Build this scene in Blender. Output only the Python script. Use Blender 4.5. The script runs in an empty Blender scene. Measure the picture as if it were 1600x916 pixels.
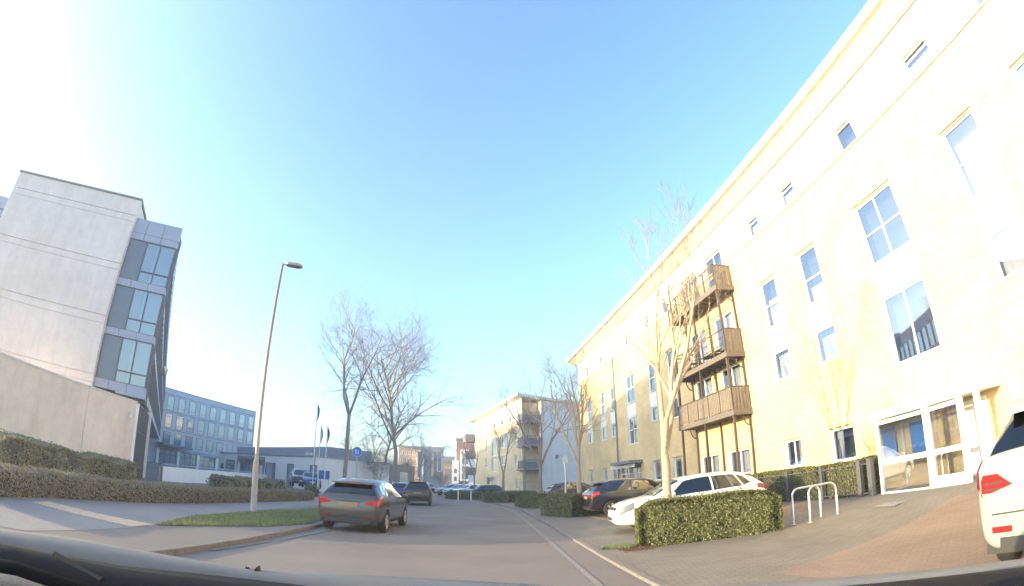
import bpy, math, random
import numpy as np
from mathutils import Vector, Matrix

sc = bpy.context.scene
COL = sc.collection
random.seed(7)

# ---------------------------------------------------------------- camera (wide fisheye dashcam lens, about 120 degrees)
CAM_H = 1.5
FPX, K3, PITCH, ROLL = 756.0, -0.0104, math.radians(22.6), math.radians(-0.5)
_up = np.array([math.sin(ROLL) * math.cos(PITCH), math.cos(ROLL) * math.cos(PITCH), -math.sin(PITCH)])
_fw = np.array([0, 0, -1.0]); _fw = _fw - _up * (_fw @ _up); _fw /= np.linalg.norm(_fw)
_rt = np.cross(_fw, _up)
cam = bpy.data.cameras.new('camera'); cam_o = bpy.data.objects.new('camera', cam); COL.objects.link(cam_o)
sc.camera = cam_o
cam_o.matrix_world = Matrix.Translation((0, 0, CAM_H)) @ Matrix([list(_rt), list(_fw), list(_up)]).to_4x4()
cam.type = 'PANO'; cam.panorama_type = 'FISHEYE_LENS_POLYNOMIAL'
cam.sensor_fit = 'HORIZONTAL'; cam.sensor_width = 36; cam.sensor_height = 36 * 586 / 1024
_f = FPX / 1600 * 36
cam.fisheye_fov = math.radians(220)
cam.fisheye_polynomial_k0 = 0; cam.fisheye_polynomial_k1 = -1 / _f; cam.fisheye_polynomial_k2 = 0
cam.fisheye_polynomial_k3 = -K3 / _f ** 3; cam.fisheye_polynomial_k4 = 0
cam.clip_start = 0.05; cam.clip_end = 5000

# ---------------------------------------------------------------- sky, sun, exposure
SUN_AZ, SUN_EL = math.radians(-108), math.radians(9.8)      # azimuth from +Y towards +X
world = bpy.data.worlds.new('World'); sc.world = world; world.use_nodes = True
wn = world.node_tree; bg = wn.nodes['Background']
sky = wn.nodes.new('ShaderNodeTexSky'); sky.sky_type = 'NISHITA'; sky.sun_disc = False
sky.sun_elevation = SUN_EL; sky.sun_rotation = SUN_AZ
sky.altitude = 0; sky.air_density = 1.0; sky.dust_density = 2.3; sky.ozone_density = 3.0
wb = wn.nodes.new('ShaderNodeVectorMath'); wb.operation = 'MULTIPLY'; wb.inputs[1].default_value = (1.01, 1.025, .98)      # the camera's warm white balance
wn.links.new(sky.outputs[0], wb.inputs[0]); wn.links.new(wb.outputs[0], bg.inputs[0]); bg.inputs[1].default_value = 0.15
sun_d = bpy.data.lights.new('sun', 'SUN'); sun_d.energy = 2.0; sun_d.angle = math.radians(0.5)
sun_d.color = (1.0, 0.82, 0.45)
sun = bpy.data.objects.new('sun', sun_d); COL.objects.link(sun)
sdir = Vector((math.sin(SUN_AZ) * math.cos(SUN_EL), math.cos(SUN_AZ) * math.cos(SUN_EL), math.sin(SUN_EL)))
sun.rotation_euler = sdir.to_track_quat('Z', 'Y').to_euler(); sun.location = sdir * 200
vs = sc.view_settings; vs.view_transform = 'Standard'; vs.look = 'None'; vs.gamma = 1.0; vs.use_curve_mapping = False
vs.exposure = 2.46
sc.render.engine = 'CYCLES'
sc.cycles.caustics_reflective = False; sc.cycles.caustics_refractive = False
sc.cycles.max_bounces = 6; sc.cycles.transparent_max_bounces = 8
sc.cycles.use_denoising = True

# ---------------------------------------------------------------- photograph pixel -> direction / point
def pdir(x, y):
    dx, dy = x - 800.0, 458.0 - y
    r = math.hypot(dx, dy); th = r / FPX; th = th * (1 + K3 * th * th); s = math.sin(th) / max(r, 1e-9)
    v = np.array([dx * s, dy * s, -math.cos(th)])
    return np.array([v @ _rt, v @ _fw, v @ _up])
def PX(x, y, z=0.0):                       # where that pixel's ray meets the level z
    v = pdir(x, y); t = (z - CAM_H) / v[2]
    return Vector((v[0] * t, v[1] * t, z))
def PD(x, y, dist):                        # the point of that ray at a given horizontal distance
    v = pdir(x, y); t = dist / math.hypot(v[0], v[1])
    return Vector((v[0] * t, v[1] * t, CAM_H + v[2] * t))

# ---------------------------------------------------------------- mesh helper
class MB:
    def __init__(s): s.v = []; s.f = []; s.mi = []
    def add(s, vs, fs, m=0):
        n = len(s.v); s.v += [tuple(p) for p in vs]
        for f in fs: s.f.append(tuple(n + i for i in f)); s.mi.append(m)
    def quad(s, a, b, c, d, m=0): s.add([a, b, c, d], [(0, 1, 2, 3)], m)
    def box(s, lo, hi, fr=None, m=0):
        c = [(x, y, z) for z in (lo[2], hi[2]) for y in (lo[1], hi[1]) for x in (lo[0], hi[0])]
        if fr: c = [fr(*p) for p in c]
        s.add(c, [(0, 2, 3, 1), (4, 5, 7, 6), (0, 1, 5, 4), (2, 6, 7, 3), (0, 4, 6, 2), (1, 3, 7, 5)], m)
    def bbox(s, lo, hi, b=0.01, fr=None, m=0):          # a box with chamfered upper and vertical edges
        (x0, y0, z0), (x1, y1, z1) = lo, hi
        def ring(i, z): return [(x0 + i, y0 + b, z), (x0 + b, y0 + i, z), (x1 - b, y0 + i, z), (x1 - i, y0 + b, z), (x1 - i, y1 - b, z), (x1 - b, y1 - i, z), (x0 + b, y1 - i, z), (x0 + i, y1 - b, z)]
        V = ring(0, z0) + ring(0, z1 - b) + ring(b * .9, z1)
        F = [tuple(range(7, -1, -1)), tuple(range(16, 24))]
        for k in (0, 8):
            for i in range(8): j = (i + 1) % 8; F.append((k + i, k + j, k + 8 + j, k + 8 + i))
        s.add([fr(*p) for p in V] if fr else V, F, m)
    def tube(s, pts, rad, n=8, cap=True, m=0):
        pts = [Vector(p) for p in pts]
        if not hasattr(rad, '__len__'): rad = [rad] * len(pts)
        b = len(s.v); ref = None
        for i, p in enumerate(pts):
            d = (pts[min(i + 1, len(pts) - 1)] - pts[max(i - 1, 0)])
            d = d.normalized() if d.length > 1e-9 else Vector((0, 0, 1))
            if ref is None: ref = Vector((1, 0, 0)) if abs(d.x) < .8 else Vector((0, 1, 0))
            u = d.cross(ref).normalized(); w = d.cross(u); ref = -w if False else ref
            for k in range(n):
                a = 2 * math.pi * k / n; s.v.append(tuple(p + (u * math.cos(a) + w * math.sin(a)) * rad[i]))
        for i in range(len(pts) - 1):
            for k in range(n):
                q = (k + 1) % n; s.f.append((b + i * n + k, b + i * n + q, b + (i + 1) * n + q, b + (i + 1) * n + k)); s.mi.append(m)
        if cap:
            s.f.append(tuple(b + k for k in range(n))); s.mi.append(m)
            e = b + (len(pts) - 1) * n; s.f.append(tuple(e + k for k in range(n - 1, -1, -1))); s.mi.append(m)
    def prism(s, poly, z0, z1, m=0):                    # polygon (x, y) extruded in z
        n = len(poly); V = [(p[0], p[1], z0) for p in poly] + [(p[0], p[1], z1) for p in poly]
        s.add(V, [tuple(range(n - 1, -1, -1)), tuple(range(n, 2 * n))] + [(i, (i + 1) % n, n + (i + 1) % n, n + i) for i in range(n)], m)
    def build(s, name, mat, parent=None, smooth=False, kind=None, label=None):
        o = new_mesh_obj(name, s.v, s.f, mat, parent, smooth, s.mi)
        if kind: o['kind'] = kind
        if label: o['label'] = label
        return o
ORG = {}
def new_mesh_obj(name, v, f, mat, parent=None, smooth=False, mi=None, org=None):
    me = bpy.data.meshes.new(name)
    if org is None: org = ORG.get(parent.name, (0, 0, 0)) if parent else (0, 0, 0)
    v = np.asarray(v, dtype=float) - np.asarray(org)
    me.from_pydata(v.tolist() if False else [tuple(p) for p in v], [], f)
    for m in (mat if isinstance(mat, (list, tuple)) else [mat]): me.materials.append(m)
    if mi is not None and any(mi): me.polygons.foreach_set('material_index', mi)
    if smooth: me.polygons.foreach_set('use_smooth', [True] * len(me.polygons))
    me.update()
    o = bpy.data.objects.new(name, me); COL.objects.link(o)
    if parent: o.parent = parent; ORG[o.name] = tuple(org)
    return o
def grid_obj(name, rows, mat, parent=None, smooth=True):
    m = MB(); w = len(rows[0]); m.v = [tuple(p) for r in rows for p in r]
    for i in range(len(rows) - 1):
        for j in range(w - 1): m.f.append((i * w + j, i * w + j + 1, (i + 1) * w + j + 1, (i + 1) * w + j)); m.mi.append(0)
    return m.build(name, mat, parent, smooth)
def thing(name, label, cat, loc=(0, 0, 0), group=None, rotz=0.0):
    o = bpy.data.objects.new(name, None); COL.objects.link(o); o.location = loc; o.rotation_euler = (0, 0, rotz)
    o.empty_display_size = .2; ORG[o.name] = tuple(loc) if rotz == 0 else (0, 0, 0)
    return tag(o, label, cat, group)
def tag(o, label, cat, group=None):
    o['label'] = label; o['category'] = cat
    if group: o['group'] = group
    return o
def struct(o): o['kind'] = 'structure'; return o
def frame(ox, oy, az):                                  # local (along, out to the left of travel, z) -> world; az in degrees from +Y
    a = math.radians(az); ax, ay = math.sin(a), math.cos(a)
    return lambda s, o, z: (ox + ax * s - ay * o, oy + ay * s + ax * o, z)

# ---------------------------------------------------------------- materials
def mat(name, col, rough=.8, var=.12, scale=4.0, bump=0.0, bscale=None, metal=0.0, col2=None, spec=.5, detail=4, coat=0.0, w=0.0):
    m = bpy.data.materials.new(name); m.use_nodes = True; nt = m.node_tree; b = nt.nodes['Principled BSDF']
    b.inputs['Roughness'].default_value = rough; b.inputs['Metallic'].default_value = metal
    b.inputs['Specular IOR Level'].default_value = spec
    if coat: b.inputs['Coat Weight'].default_value = coat; b.inputs['Coat Roughness'].default_value = .06
    tc = nt.nodes.new('ShaderNodeTexCoord')
    nz = nt.nodes.new('ShaderNodeTexNoise'); nz.inputs['Scale'].default_value = scale; nz.inputs['Detail'].default_value = detail; nz.inputs['Roughness'].default_value = .65
    nt.links.new(tc.outputs['Object'], nz.inputs['Vector'])
    rp = nt.nodes.new('ShaderNodeValToRGB'); rp.color_ramp.elements[0].position = .3; rp.color_ramp.elements[1].position = .7
    c2 = col2 if col2 else tuple(c * (1 + var) for c in col); c1 = tuple(c * (1 - var) for c in col)
    rp.color_ramp.elements[0].color = (*c1, 1); rp.color_ramp.elements[1].color = (*c2, 1)
    nt.links.new(nz.outputs['Fac'], rp.inputs['Fac']); nt.links.new(rp.outputs[0], b.inputs['Base Color'])
    if bump:
        n2 = nt.nodes.new('ShaderNodeTexNoise'); n2.inputs['Scale'].default_value = bscale or scale * 8; n2.inputs['Detail'].default_value = 3
        nt.links.new(tc.outputs['Object'], n2.inputs['Vector'])
        bp = nt.nodes.new('ShaderNodeBump'); bp.inputs['Strength'].default_value = bump; bp.inputs['Distance'].default_value = .01
        nt.links.new(n2.outputs['Fac'], bp.inputs['Height']); nt.links.new(bp.outputs[0], b.inputs['Normal'])
    return m
def two_scale(m, amount=.12, scale=.35):                # large soft stains over the base colour
    nt = m.node_tree; b = nt.nodes['Principled BSDF']; src = b.inputs['Base Color'].links[0].from_socket
    tc = nt.nodes.new('ShaderNodeTexCoord'); nz = nt.nodes.new('ShaderNodeTexNoise'); nz.inputs['Scale'].default_value = scale; nz.inputs['Detail'].default_value = 6
    nt.links.new(tc.outputs['Object'], nz.inputs['Vector'])
    mr = nt.nodes.new('ShaderNodeMapRange'); mr.inputs[1].default_value = .3; mr.inputs[2].default_value = .7; mr.inputs[3].default_value = 1 - amount; mr.inputs[4].default_value = 1 + amount
    nt.links.new(nz.outputs['Fac'], mr.inputs[0])
    mx = nt.nodes.new('ShaderNodeVectorMath'); mx.operation = 'SCALE'; nt.links.new(src, mx.inputs[0]); nt.links.new(mr.outputs[0], mx.inputs['Scale'])
    nt.links.new(mx.outputs[0], b.inputs['Base Color']); return m
def streaks(m, amount=.18, sc_h=1.2, sc_v=.12):         # vertical weather streaks
    nt = m.node_tree; b = nt.nodes['Principled BSDF']; src = b.inputs['Base Color'].links[0].from_socket
    tc = nt.nodes.new('ShaderNodeTexCoord'); mp = nt.nodes.new('ShaderNodeMapping'); mp.inputs['Scale'].default_value = (sc_h, sc_h, sc_v)
    nt.links.new(tc.outputs['Object'], mp.inputs[0])
    nz = nt.nodes.new('ShaderNodeTexNoise'); nz.inputs['Scale'].default_value = 2.0; nz.inputs['Detail'].default_value = 6; nz.inputs['Roughness'].default_value = .7
    nt.links.new(mp.outputs[0], nz.inputs['Vector'])
    mr = nt.nodes.new('ShaderNodeMapRange'); mr.inputs[1].default_value = .42; mr.inputs[2].default_value = .72; mr.inputs[3].default_value = 1; mr.inputs[4].default_value = 1 - amount
    nt.links.new(nz.outputs['Fac'], mr.inputs[0])
    mx = nt.nodes.new('ShaderNodeVectorMath'); mx.operation = 'SCALE'; nt.links.new(src, mx.inputs[0]); nt.links.new(mr.outputs[0], mx.inputs['Scale'])
    nt.links.new(mx.outputs[0], b.inputs['Base Color']); return m
def brick_mat(name, c1, c2, mortar, sx=1, az=0.0, bw=.225, bh=.075, ms=.012, bump=.5, flat=False):
    m = bpy.data.materials.new(name); m.use_nodes = True; nt = m.node_tree; b = nt.nodes['Principled BSDF']; b.inputs['Roughness'].default_value = .85
    tc = nt.nodes.new('ShaderNodeTexCoord'); mp = nt.nodes.new('ShaderNodeMapping'); mp.vector_type = 'POINT'
    mp.inputs['Rotation'].default_value = (0, 0, math.radians(az)); nt.links.new(tc.outputs['Object'], mp.inputs[0])
    vec = mp.outputs[0]
    if not flat:                                        # walls: use (along, height)
        sp = nt.nodes.new('ShaderNodeSeparateXYZ'); nt.links.new(vec, sp.inputs[0]); cb = nt.nodes.new('ShaderNodeCombineXYZ')
        nt.links.new(sp.outputs[1], cb.inputs[0]); nt.links.new(sp.outputs[2], cb.inputs[1]); vec = cb.outputs[0]
    bt = nt.nodes.new('ShaderNodeTexBrick'); nt.links.new(vec, bt.inputs['Vector']); bt.inputs['Scale'].default_value = 1
    bt.inputs['Brick Width'].default_value = bw; bt.inputs['Row Height'].default_value = bh; bt.inputs['Mortar Size'].default_value = ms; bt.inputs['Mortar Smooth'].default_value = .2
    bt.inputs['Color1'].default_value = (*c1, 1); bt.inputs['Color2'].default_value = (*c2, 1); bt.inputs['Mortar'].default_value = (*mortar, 1); bt.inputs['Bias'].default_value = 0
    nt.links.new(bt.outputs['Color'], b.inputs['Base Color'])
    bp = nt.nodes.new('ShaderNodeBump'); bp.inputs['Strength'].default_value = bump; bp.inputs['Distance'].default_value = .006; bp.invert = True
    nt.links.new(bt.outputs['Fac'], bp.inputs['Height']); nt.links.new(bp.outputs[0], b.inputs['Normal'])
    return two_scale(m, .12, .9)
def leaf_mat(name, cols, rough=.6, trans=.25):          # colour varies from leaf to leaf
    m = bpy.data.materials.new(name); m.use_nodes = True; nt = m.node_tree; b = nt.nodes['Principled BSDF']; b.inputs['Roughness'].default_value = rough
    g = nt.nodes.new('ShaderNodeNewGeometry'); rp = nt.nodes.new('ShaderNodeValToRGB')
    els = rp.color_ramp.elements
    while len(els) < len(cols): els.new(.5)
    for i, c in enumerate(cols): els[i].position = i / (len(cols) - 1); els[i].color = (*c, 1)
    nt.links.new(g.outputs['Random Per Island'], rp.inputs['Fac']); nt.links.new(rp.outputs[0], b.inputs['Base Color'])
    tl = nt.nodes.new('ShaderNodeBsdfTranslucent'); nt.links.new(rp.outputs[0], tl.inputs[0]); mx = nt.nodes.new('ShaderNodeMixShader'); mx.inputs[0].default_value = trans
    nt.links.new(b.outputs[0], mx.inputs[1]); nt.links.new(tl.outputs[0], mx.inputs[2]); nt.links.new(mx.outputs[0], nt.nodes['Material Output'].inputs[0])
    return m
def glass_mat(name, tint=(.75, .8, .85), refl=.25, rough=.02):
    m = bpy.data.materials.new(name); m.use_nodes = True; nt = m.node_tree; nt.nodes.remove(nt.nodes['Principled BSDF'])
    tr = nt.nodes.new('ShaderNodeBsdfTransparent'); tr.inputs[0].default_value = (*tint, 1)
    gl = nt.nodes.new('ShaderNodeBsdfGlossy'); gl.inputs['Roughness'].default_value = rough; gl.inputs[0].default_value = (.95, .97, 1, 1)
    fz = nt.nodes.new('ShaderNodeFresnel'); fz.inputs[0].default_value = 1.45
    mr = nt.nodes.new('ShaderNodeMath'); mr.operation = 'MULTIPLY_ADD'; mr.inputs[1].default_value = 1.0; mr.inputs[2].default_value = refl; mr.use_clamp = True
    nt.links.new(fz.outputs[0], mr.inputs[0])
    nz = nt.nodes.new('ShaderNodeTexNoise'); nz.inputs['Scale'].default_value = .8
    tc = nt.nodes.new('ShaderNodeTexCoord'); nt.links.new(tc.outputs['Object'], nz.inputs['Vector'])
    bp = nt.nodes.new('ShaderNodeBump'); bp.inputs['Strength'].default_value = .03; nt.links.new(nz.outputs['Fac'], bp.inputs['Height']); nt.links.new(bp.outputs[0], gl.inputs['Normal'])
    mx = nt.nodes.new('ShaderNodeMixShader'); nt.links.new(mr.outputs[0], mx.inputs[0]); nt.links.new(tr.outputs[0], mx.inputs[1]); nt.links.new(gl.outputs[0], mx.inputs[2])
    nt.links.new(mx.outputs[0], nt.nodes['Material Output'].inputs[0]); return m
def lamp_mat(name, col, rough=.15, emis=0.0):
    m = mat(name, col, rough, .1, 30, coat=.6); b = m.node_tree.nodes['Principled BSDF']
    if emis: b.inputs['Emission Color'].default_value = (*col, 1); b.inputs['Emission Strength'].default_value = emis
    return m

M = dict(
    asphalt=two_scale(mat('worn_asphalt', (.205, .170, .152), .9, .24, 70, .45, 160), .15, .45),
    path_asphalt=two_scale(mat('path_asphalt', (.27, .235, .225), .9, .16, 50, .35, 150), .12, .5),
    earth=two_scale(mat('far_ground', (.20, .19, .17), .95, .2, 3), .2, .1),
    kerb=mat('kerb_concrete', (.20, .172, .150), .85, .15, 9, .2, 60),
    tan_slab=mat('tan_slab', (.58, .44, .30), .85, .14, 7, .2, 60),
    block_grey=brick_mat('block_paving_grey', (.195, .165, .135), (.225, .19, .155), (.15, .125, .105), flat=True, bw=.2, bh=.1, ms=.006, az=8, bump=.25),
    block_red=brick_mat('block_paving_red', (.255, .175, .132), (.28, .198, .15), (.20, .15, .118), flat=True, bw=.2, bh=.1, ms=.006, az=53, bump=.25),
    white_line=mat('worn_white_line', (.245, .212, .195), .8, .3, 25),
    soil=mat('bed_soil', (.12, .085, .06), .95, .3, 12, .6, 40),
    brick=brick_mat('buff_brick', (.65, .488, .245), (.735, .56, .30), (.67, .535, .335), az=-8),
    brick2=brick_mat('buff_brick_far', (.64, .50, .28), (.70, .56, .33), (.60, .51, .35), az=-18),
    render=streaks(mat('white_render', (.80, .78, .74), .8, .04, 2), .08),
    render_grey=streaks(mat('lavender_render', (.78, .70, .67), .85, .05, 1.5), .1),
    pvc=mat('white_window_frame', (.80, .80, .80), .35, .03, 5),
    soffit=mat('soffit_board', (.80, .75, .67), .8, .1, 5),
    fascia=mat('fascia_board', (.80, .78, .73), .6, .04, 3),
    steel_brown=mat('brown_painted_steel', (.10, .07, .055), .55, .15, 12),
    steel_dark=mat('dark_grey_steel', (.09, .09, .10), .5, .15, 12),
    timber=mat('weathered_timber_board', (.20, .16, .13), .8, .25, 6, .2, 40),
    slab=mat('balcony_slab', (.16, .135, .12), .8, .12, 6),
    galv=mat('galvanised_steel', (.55, .56, .56), .35, .12, 20, metal=.75),
    concrete=streaks(two_scale(mat('pale_concrete_panel', (.74, .66, .63), .85, .05, 3, .15, 40), .06, .6), .10),
    cream=streaks(two_scale(mat('cream_render', (.84, .69, .55), .85, .05, 3, .2, 60), .10, .35), .14, .8, .25),
    coping=mat('dark_coping', (.22, .22, .25), .6, .1, 8),
    clad=mat('grey_metal_cladding', (.35, .375, .47), .45, .05, 1.5, metal=.25),
    clad_mid=mat('slate_panel', (.22, .255, .32), .4, .06, 1.5, metal=.2),
    clad_dark=mat('dark_frame_metal', (.10, .115, .15), .45, .08, 4, metal=.3),
    white_wall=streaks(mat('white_painted_wall', (.92, .88, .85), .8, .04, 2), .08),
    blue_paint=mat('blue_sign_paint', (.03, .13, .45), .4, .06, 6),
    sign_blue=mat('sign_face_blue', (.01, .19, .62), .35, .04, 6),
    white_paint=mat('white_gloss_paint', (.82, .82, .82), .3, .03, 6),
    flag_blue=mat('flag_cloth_blue', (.03, .06, .25), .8, .1, 8),
    flag_grey=mat('flag_cloth_pale', (.35, .40, .55), .8, .1, 8),
    orange_brick=mat('orange_brick_far', (.52, .31, .16), .85, .10, 1.2),
    brown_brick=mat('red_brown_brick', (.30, .16, .12), .85, .08, 1.5),
    grey_far=mat('grey_cladding_far', (.33, .33, .36), .7, .08, 1.2),
    brown_far=mat('brown_cladding_far', (.36, .28, .23), .7, .08, 1.2),
    balc_grey=mat('balcony_mesh_grey', (.22, .21, .23), .6, .12, 10),
    curtain=mat('net_curtain', (.74, .72, .72), .9, .06, 8),
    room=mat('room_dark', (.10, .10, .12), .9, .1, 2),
    blue_board=mat('blue_notice_board', (.05, .22, .62), .5, .05, 5),
    glass=glass_mat('window_glass', (.70, .74, .85), .32),
    glass_cool=glass_mat('office_glass', (.40, .58, .66), .28),
    glass_dark=glass_mat('entrance_glass', (.30, .38, .38), .03),
    glass_clear=glass_mat('clear_glass', (.9, .92, .92), .0),
    blind=mat('blue_grey_blind', (.36, .50, .58), .8, .08, 2),
    spandrel=mat('spandrel_glass', (.13, .165, .22), .12, .04, 1.0, metal=.1, spec=.7),
    glass_wing=glass_mat('wing_glass', (.50, .66, .74), .10),
    lamp_paint=mat('lamp_column_paint', (.40, .33, .30), .5, .08, 8, metal=.15),
    glass_far=glass_mat('far_glass', (.35, .42, .50), .35),
    car_glass=glass_mat('car_glass', (.13, .15, .17), .06),
    bark=mat('grey_bark', (.30, .25, .22), .9, .25, 14, .5, 60),
    bark_pale=mat('pale_smooth_bark', (.42, .34, .25), .85, .2, 10, .3, 50),
    twig=mat('twig_bark', (.235, .205, .205), .9, .2, 6),
    twig_pale=mat('pale_twig_bark', (.40, .31, .22), .9, .2, 6),
    hedge=leaf_mat('hedge_leaf', [(.05, .06, .025), (.11, .125, .045), (.19, .20, .075), (.33, .31, .12)]),
    hedge_dark=leaf_mat('box_hedge_leaf', [(.08, .095, .05), (.13, .15, .075), (.19, .21, .105), (.27, .27, .14)]),
    hedge_brown=leaf_mat('winter_hedge_leaf', [(.22, .175, .15), (.30, .255, .21), (.27, .25, .18), (.42, .35, .22), (.25, .22, .18)]),
    shrub=leaf_mat('shrub_leaf', [(.17, .17, .11), (.26, .26, .17), (.36, .35, .23), (.30, .22, .16)]),
    core=mat('hedge_inside_twigs', (.07, .06, .045), 1.0, .3, 10),
    grass=leaf_mat('grass_blade', [(.14, .18, .08), (.21, .26, .11), (.28, .32, .14), (.38, .34, .20)], trans=.35),
    turf=mat('turf_base', (.09, .13, .04), .95, .3, 10, .5, 60),
    litter=leaf_mat('fallen_leaf', [(.22, .11, .05), (.32, .18, .08), (.15, .08, .04)]),
    tyre=mat('tyre_rubber', (.025, .025, .026), .85, .15, 30),
    rim=mat('alloy_rim', (.66, .62, .58), .3, .05, 20, metal=.35),
    plastic=mat('black_car_plastic', (.03, .03, .032), .6, .12, 20),
    red_lamp=lamp_mat('red_tail_lamp', (.38, .010, .014), .12, .10),
    red_dull=lamp_mat('red_reflector', (.22, .012, .014), .2),
    clear_lamp=lamp_mat('clear_head_lamp', (.16, .17, .17), .08),
    plate=mat('yellow_number_plate', (.28, .215, .12), .45, .05, 10),
    plate_bright=mat('bright_yellow_plate', (.85, .78, .04), .4, .04, 10),
    plate_white=mat('white_number_plate', (.72, .72, .70), .45, .05, 10),
    bonnet=mat('pale_blue_bonnet', (.16, .15, .142), .6, .08, 9, spec=.35),
    scuttle=mat('scuttle_plastic', (.02, .02, .021), .85, .1, 14, .05, 60, spec=.12),
    dash=mat('dashboard_black', (.008, .008, .008), .95, .2, 30, spec=.05),
    fabric=mat('grey_cabin_fabric', (.05, .05, .06), .95, .15, 120, .5, 300),
)
def paint(name, col, metal=.35, rough=.32): return mat(name, col, rough, .03, 40, metal=metal, coat=1.0)
PAINT = dict(grey=paint('grey_metallic_paint', (.07, .064, .064)), black=paint('black_paint', (.025, .024, .026)), blue=paint('blue_paint', (.03, .07, .26)),
             white=paint('white_paint', (.78, .77, .74), 0.0), cream=paint('warm_white_paint', (.33, .335, .325), 0.0), navy=paint('navy_paint', (.016, .019, .027)),
             silver=paint('silver_blue_paint', (.30, .38, .50)), green=paint('dark_green_paint', (.05, .07, .06)), dark=paint('charcoal_paint', (.05, .05, .055)))
# ================================================================ ground, road, pavements
def catmull(P, n=8):
    P = [np.array(p, float) for p in P]; P = [2 * P[0] - P[1]] + P + [2 * P[-1] - P[-2]]; out = []
    for i in range(1, len(P) - 2):
        for k in range(n):
            t = k / n; a, b, c, d = P[i - 1:i + 3]
            out.append(.5 * (2 * b + (c - a) * t + (2 * a - 5 * b + 4 * c - d) * t * t + (3 * b - a - 3 * c + d) * t ** 3))
    out.append(P[-2]); return out
RK = catmull([(2.9, -9), (2.2, 2), (1.85, 6.2), (1.64, 9.4), (1.47, 12.5), (1.07, 18.9), (.5, 26), (.1, 29.5), (-1.4, 36.5), (-2.9, 42.6), (-6.2, 52), (-11.2, 64), (-18, 78), (-28, 95)])
LK = catmull([(-4.3, -9), (-4.75, 2), (-4.95, 6), (-5.25, 10), (-5.5, 13.5), (-6.25, 20), (-7.5, 28), (-9.4, 36), (-12, 44), (-15.5, 54), (-20, 64), (-27, 78), (-38, 95)])
def sheet(name, poly, z, m, kind='structure', parent=None):
    b = MB(); b.add([(p[0], p[1], z) for p in poly], [tuple(range(len(poly)))]); o = b.build(name, m, parent)
    if kind: o['kind'] = kind
    return o
sheet('ground', [(-900, -300), (900, -300), (900, 1500), (-900, 1500)], -.02, M['earth'])
b = MB(); n = min(len(RK), len(LK))
resL = [np.array([np.interp(t, range(len(LK)), [p[k] for p in LK]) for k in (0, 1)]) for t in np.linspace(0, len(LK) - 1, 90)]
resR = [np.array([np.interp(t, range(len(RK)), [p[k] for p in RK]) for k in (0, 1)]) for t in np.linspace(0, len(RK) - 1, 90)]
rows = []
for l, r in zip(resL, resR):
    rows.append([(*(l + (r - l) * t), .05 * (1 - (2 * t - 1) ** 2) * .6) for t in np.linspace(0, 1, 9)])
struct(grid_obj('road', rows, M['asphalt'], smooth=True))

def arc(P):
    s = [0]
    for a, c in zip(P, P[1:]): s.append(s[-1] + float(np.hypot(*(np.array(c) - np.array(a)))))
    return s
def at_arc(P, S, t):
    return np.array([np.interp(t, S, [p[0] for p in P]), np.interp(t, S, [p[1] for p in P])])
def kerb(name, P, side, top, t0, t1, step=.915):
    S = arc(P); root = MB(); first = None; t = t0; k = 0
    base = bpy.data.objects.new(name, None); COL.objects.link(base); base['kind'] = 'structure'; ORG[base.name] = (0, 0, 0)
    while t < t1:
        a, c = at_arc(P, S, t + .006), at_arc(P, S, t + step - .006); d = (c - a); L = float(np.hypot(*d)); d /= L; nrm = np.array([d[1], -d[0]]) * side
        h = top + random.uniform(-.004, .004); w = .15
        fr = lambda s, o, z: (a[0] + d[0] * s + nrm[0] * o, a[1] + d[1] * s + nrm[1] * o, z)
        q = MB(); q.bbox((0, 0, -.03), (L, w, h), .014, fr); q.build('kerb_stone', M['kerb'], base)
        t += step; k += 1
kerb('right_kerb', RK, 1, .052, 8, 62)
kerb('left_kerb', LK, -1, .10, 8, 50)
# right-hand forecourt: block paving that climbs a little towards the entrance
A8 = math.radians(-8)
def perp(x, y): return x * math.cos(A8) - y * math.sin(A8)
def zR(x, y):
    t = min(1, max(0, (perp(x, y) - 6.6) / 3.6)); return .045 + .20 * t * t * (3 - 2 * t)
def patch(name, P0, P1, m, dz=0.0, nu=40, nv=26, kind='structure'):   # between two polylines (functions of t)
    rows = []
    for i in range(nu + 1):
        t = i / nu; a, c = P0(t), P1(t)
        rows.append([(a[0] + (c[0] - a[0]) * j / nv, a[1] + (c[1] - a[1]) * j / nv, zR(a[0] + (c[0] - a[0]) * j / nv, a[1] + (c[1] - a[1]) * j / nv) + dz) for j in range(nv + 1)])
    o = grid_obj(name, rows, m); o['kind'] = kind; return o
SR = arc(RK)
def rk(off, y0, y1):
    ys = [p[1] for p in RK]; xs = [p[0] for p in RK]
    def f(t):
        y = y0 + (y1 - y0) * t; return np.array([np.interp(y, ys, xs) + off, y])
    return f
F1 = frame(11.7 * math.cos(A8), -11.7 * math.sin(A8), -8)               # facade plane of the near apartment block
def facline(o, s0, s1):
    def f(t): p = F1(s0 + (s1 - s0) * t, o, 0); return np.array([p[0], p[1]])
    return f
patch('right_pavement', rk(.15, -8, 48), lambda t: np.array([14.5 - 9 * max(0, (t - .6)) / .4, -8 + 56 * t]), M['block_grey'], 0, 80, 40)
patch('parking_bays', rk(2.3, 11.4, 41), lambda t: np.array([8.6 - 4.6 * t, 11.4 + 29.6 * t]), M['block_red'], .004, 50, 20)
patch('red_paving', lambda t: np.array([3.3 + 1.2 * t, 5.9 - 5.5 * t]), lambda t: np.array([8.2, 6.9 - 6.0 * t]), M['block_red'], .004, 14, 16)
# edging row between footway and bays
b = MB()
ed = rk(2.3, 11.4, 41)
for i in range(60):
    a, c = ed(i / 60), ed((i + 1) / 60); d = c - a
    fr = lambda s, o, z: (a[0] + d[0] * s - o, a[1] + d[1] * s, z)
    b.box((0.01, 0, .03), (.99, .11, .062), fr)
struct(b.build('paving_edging', M['kerb']))
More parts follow.
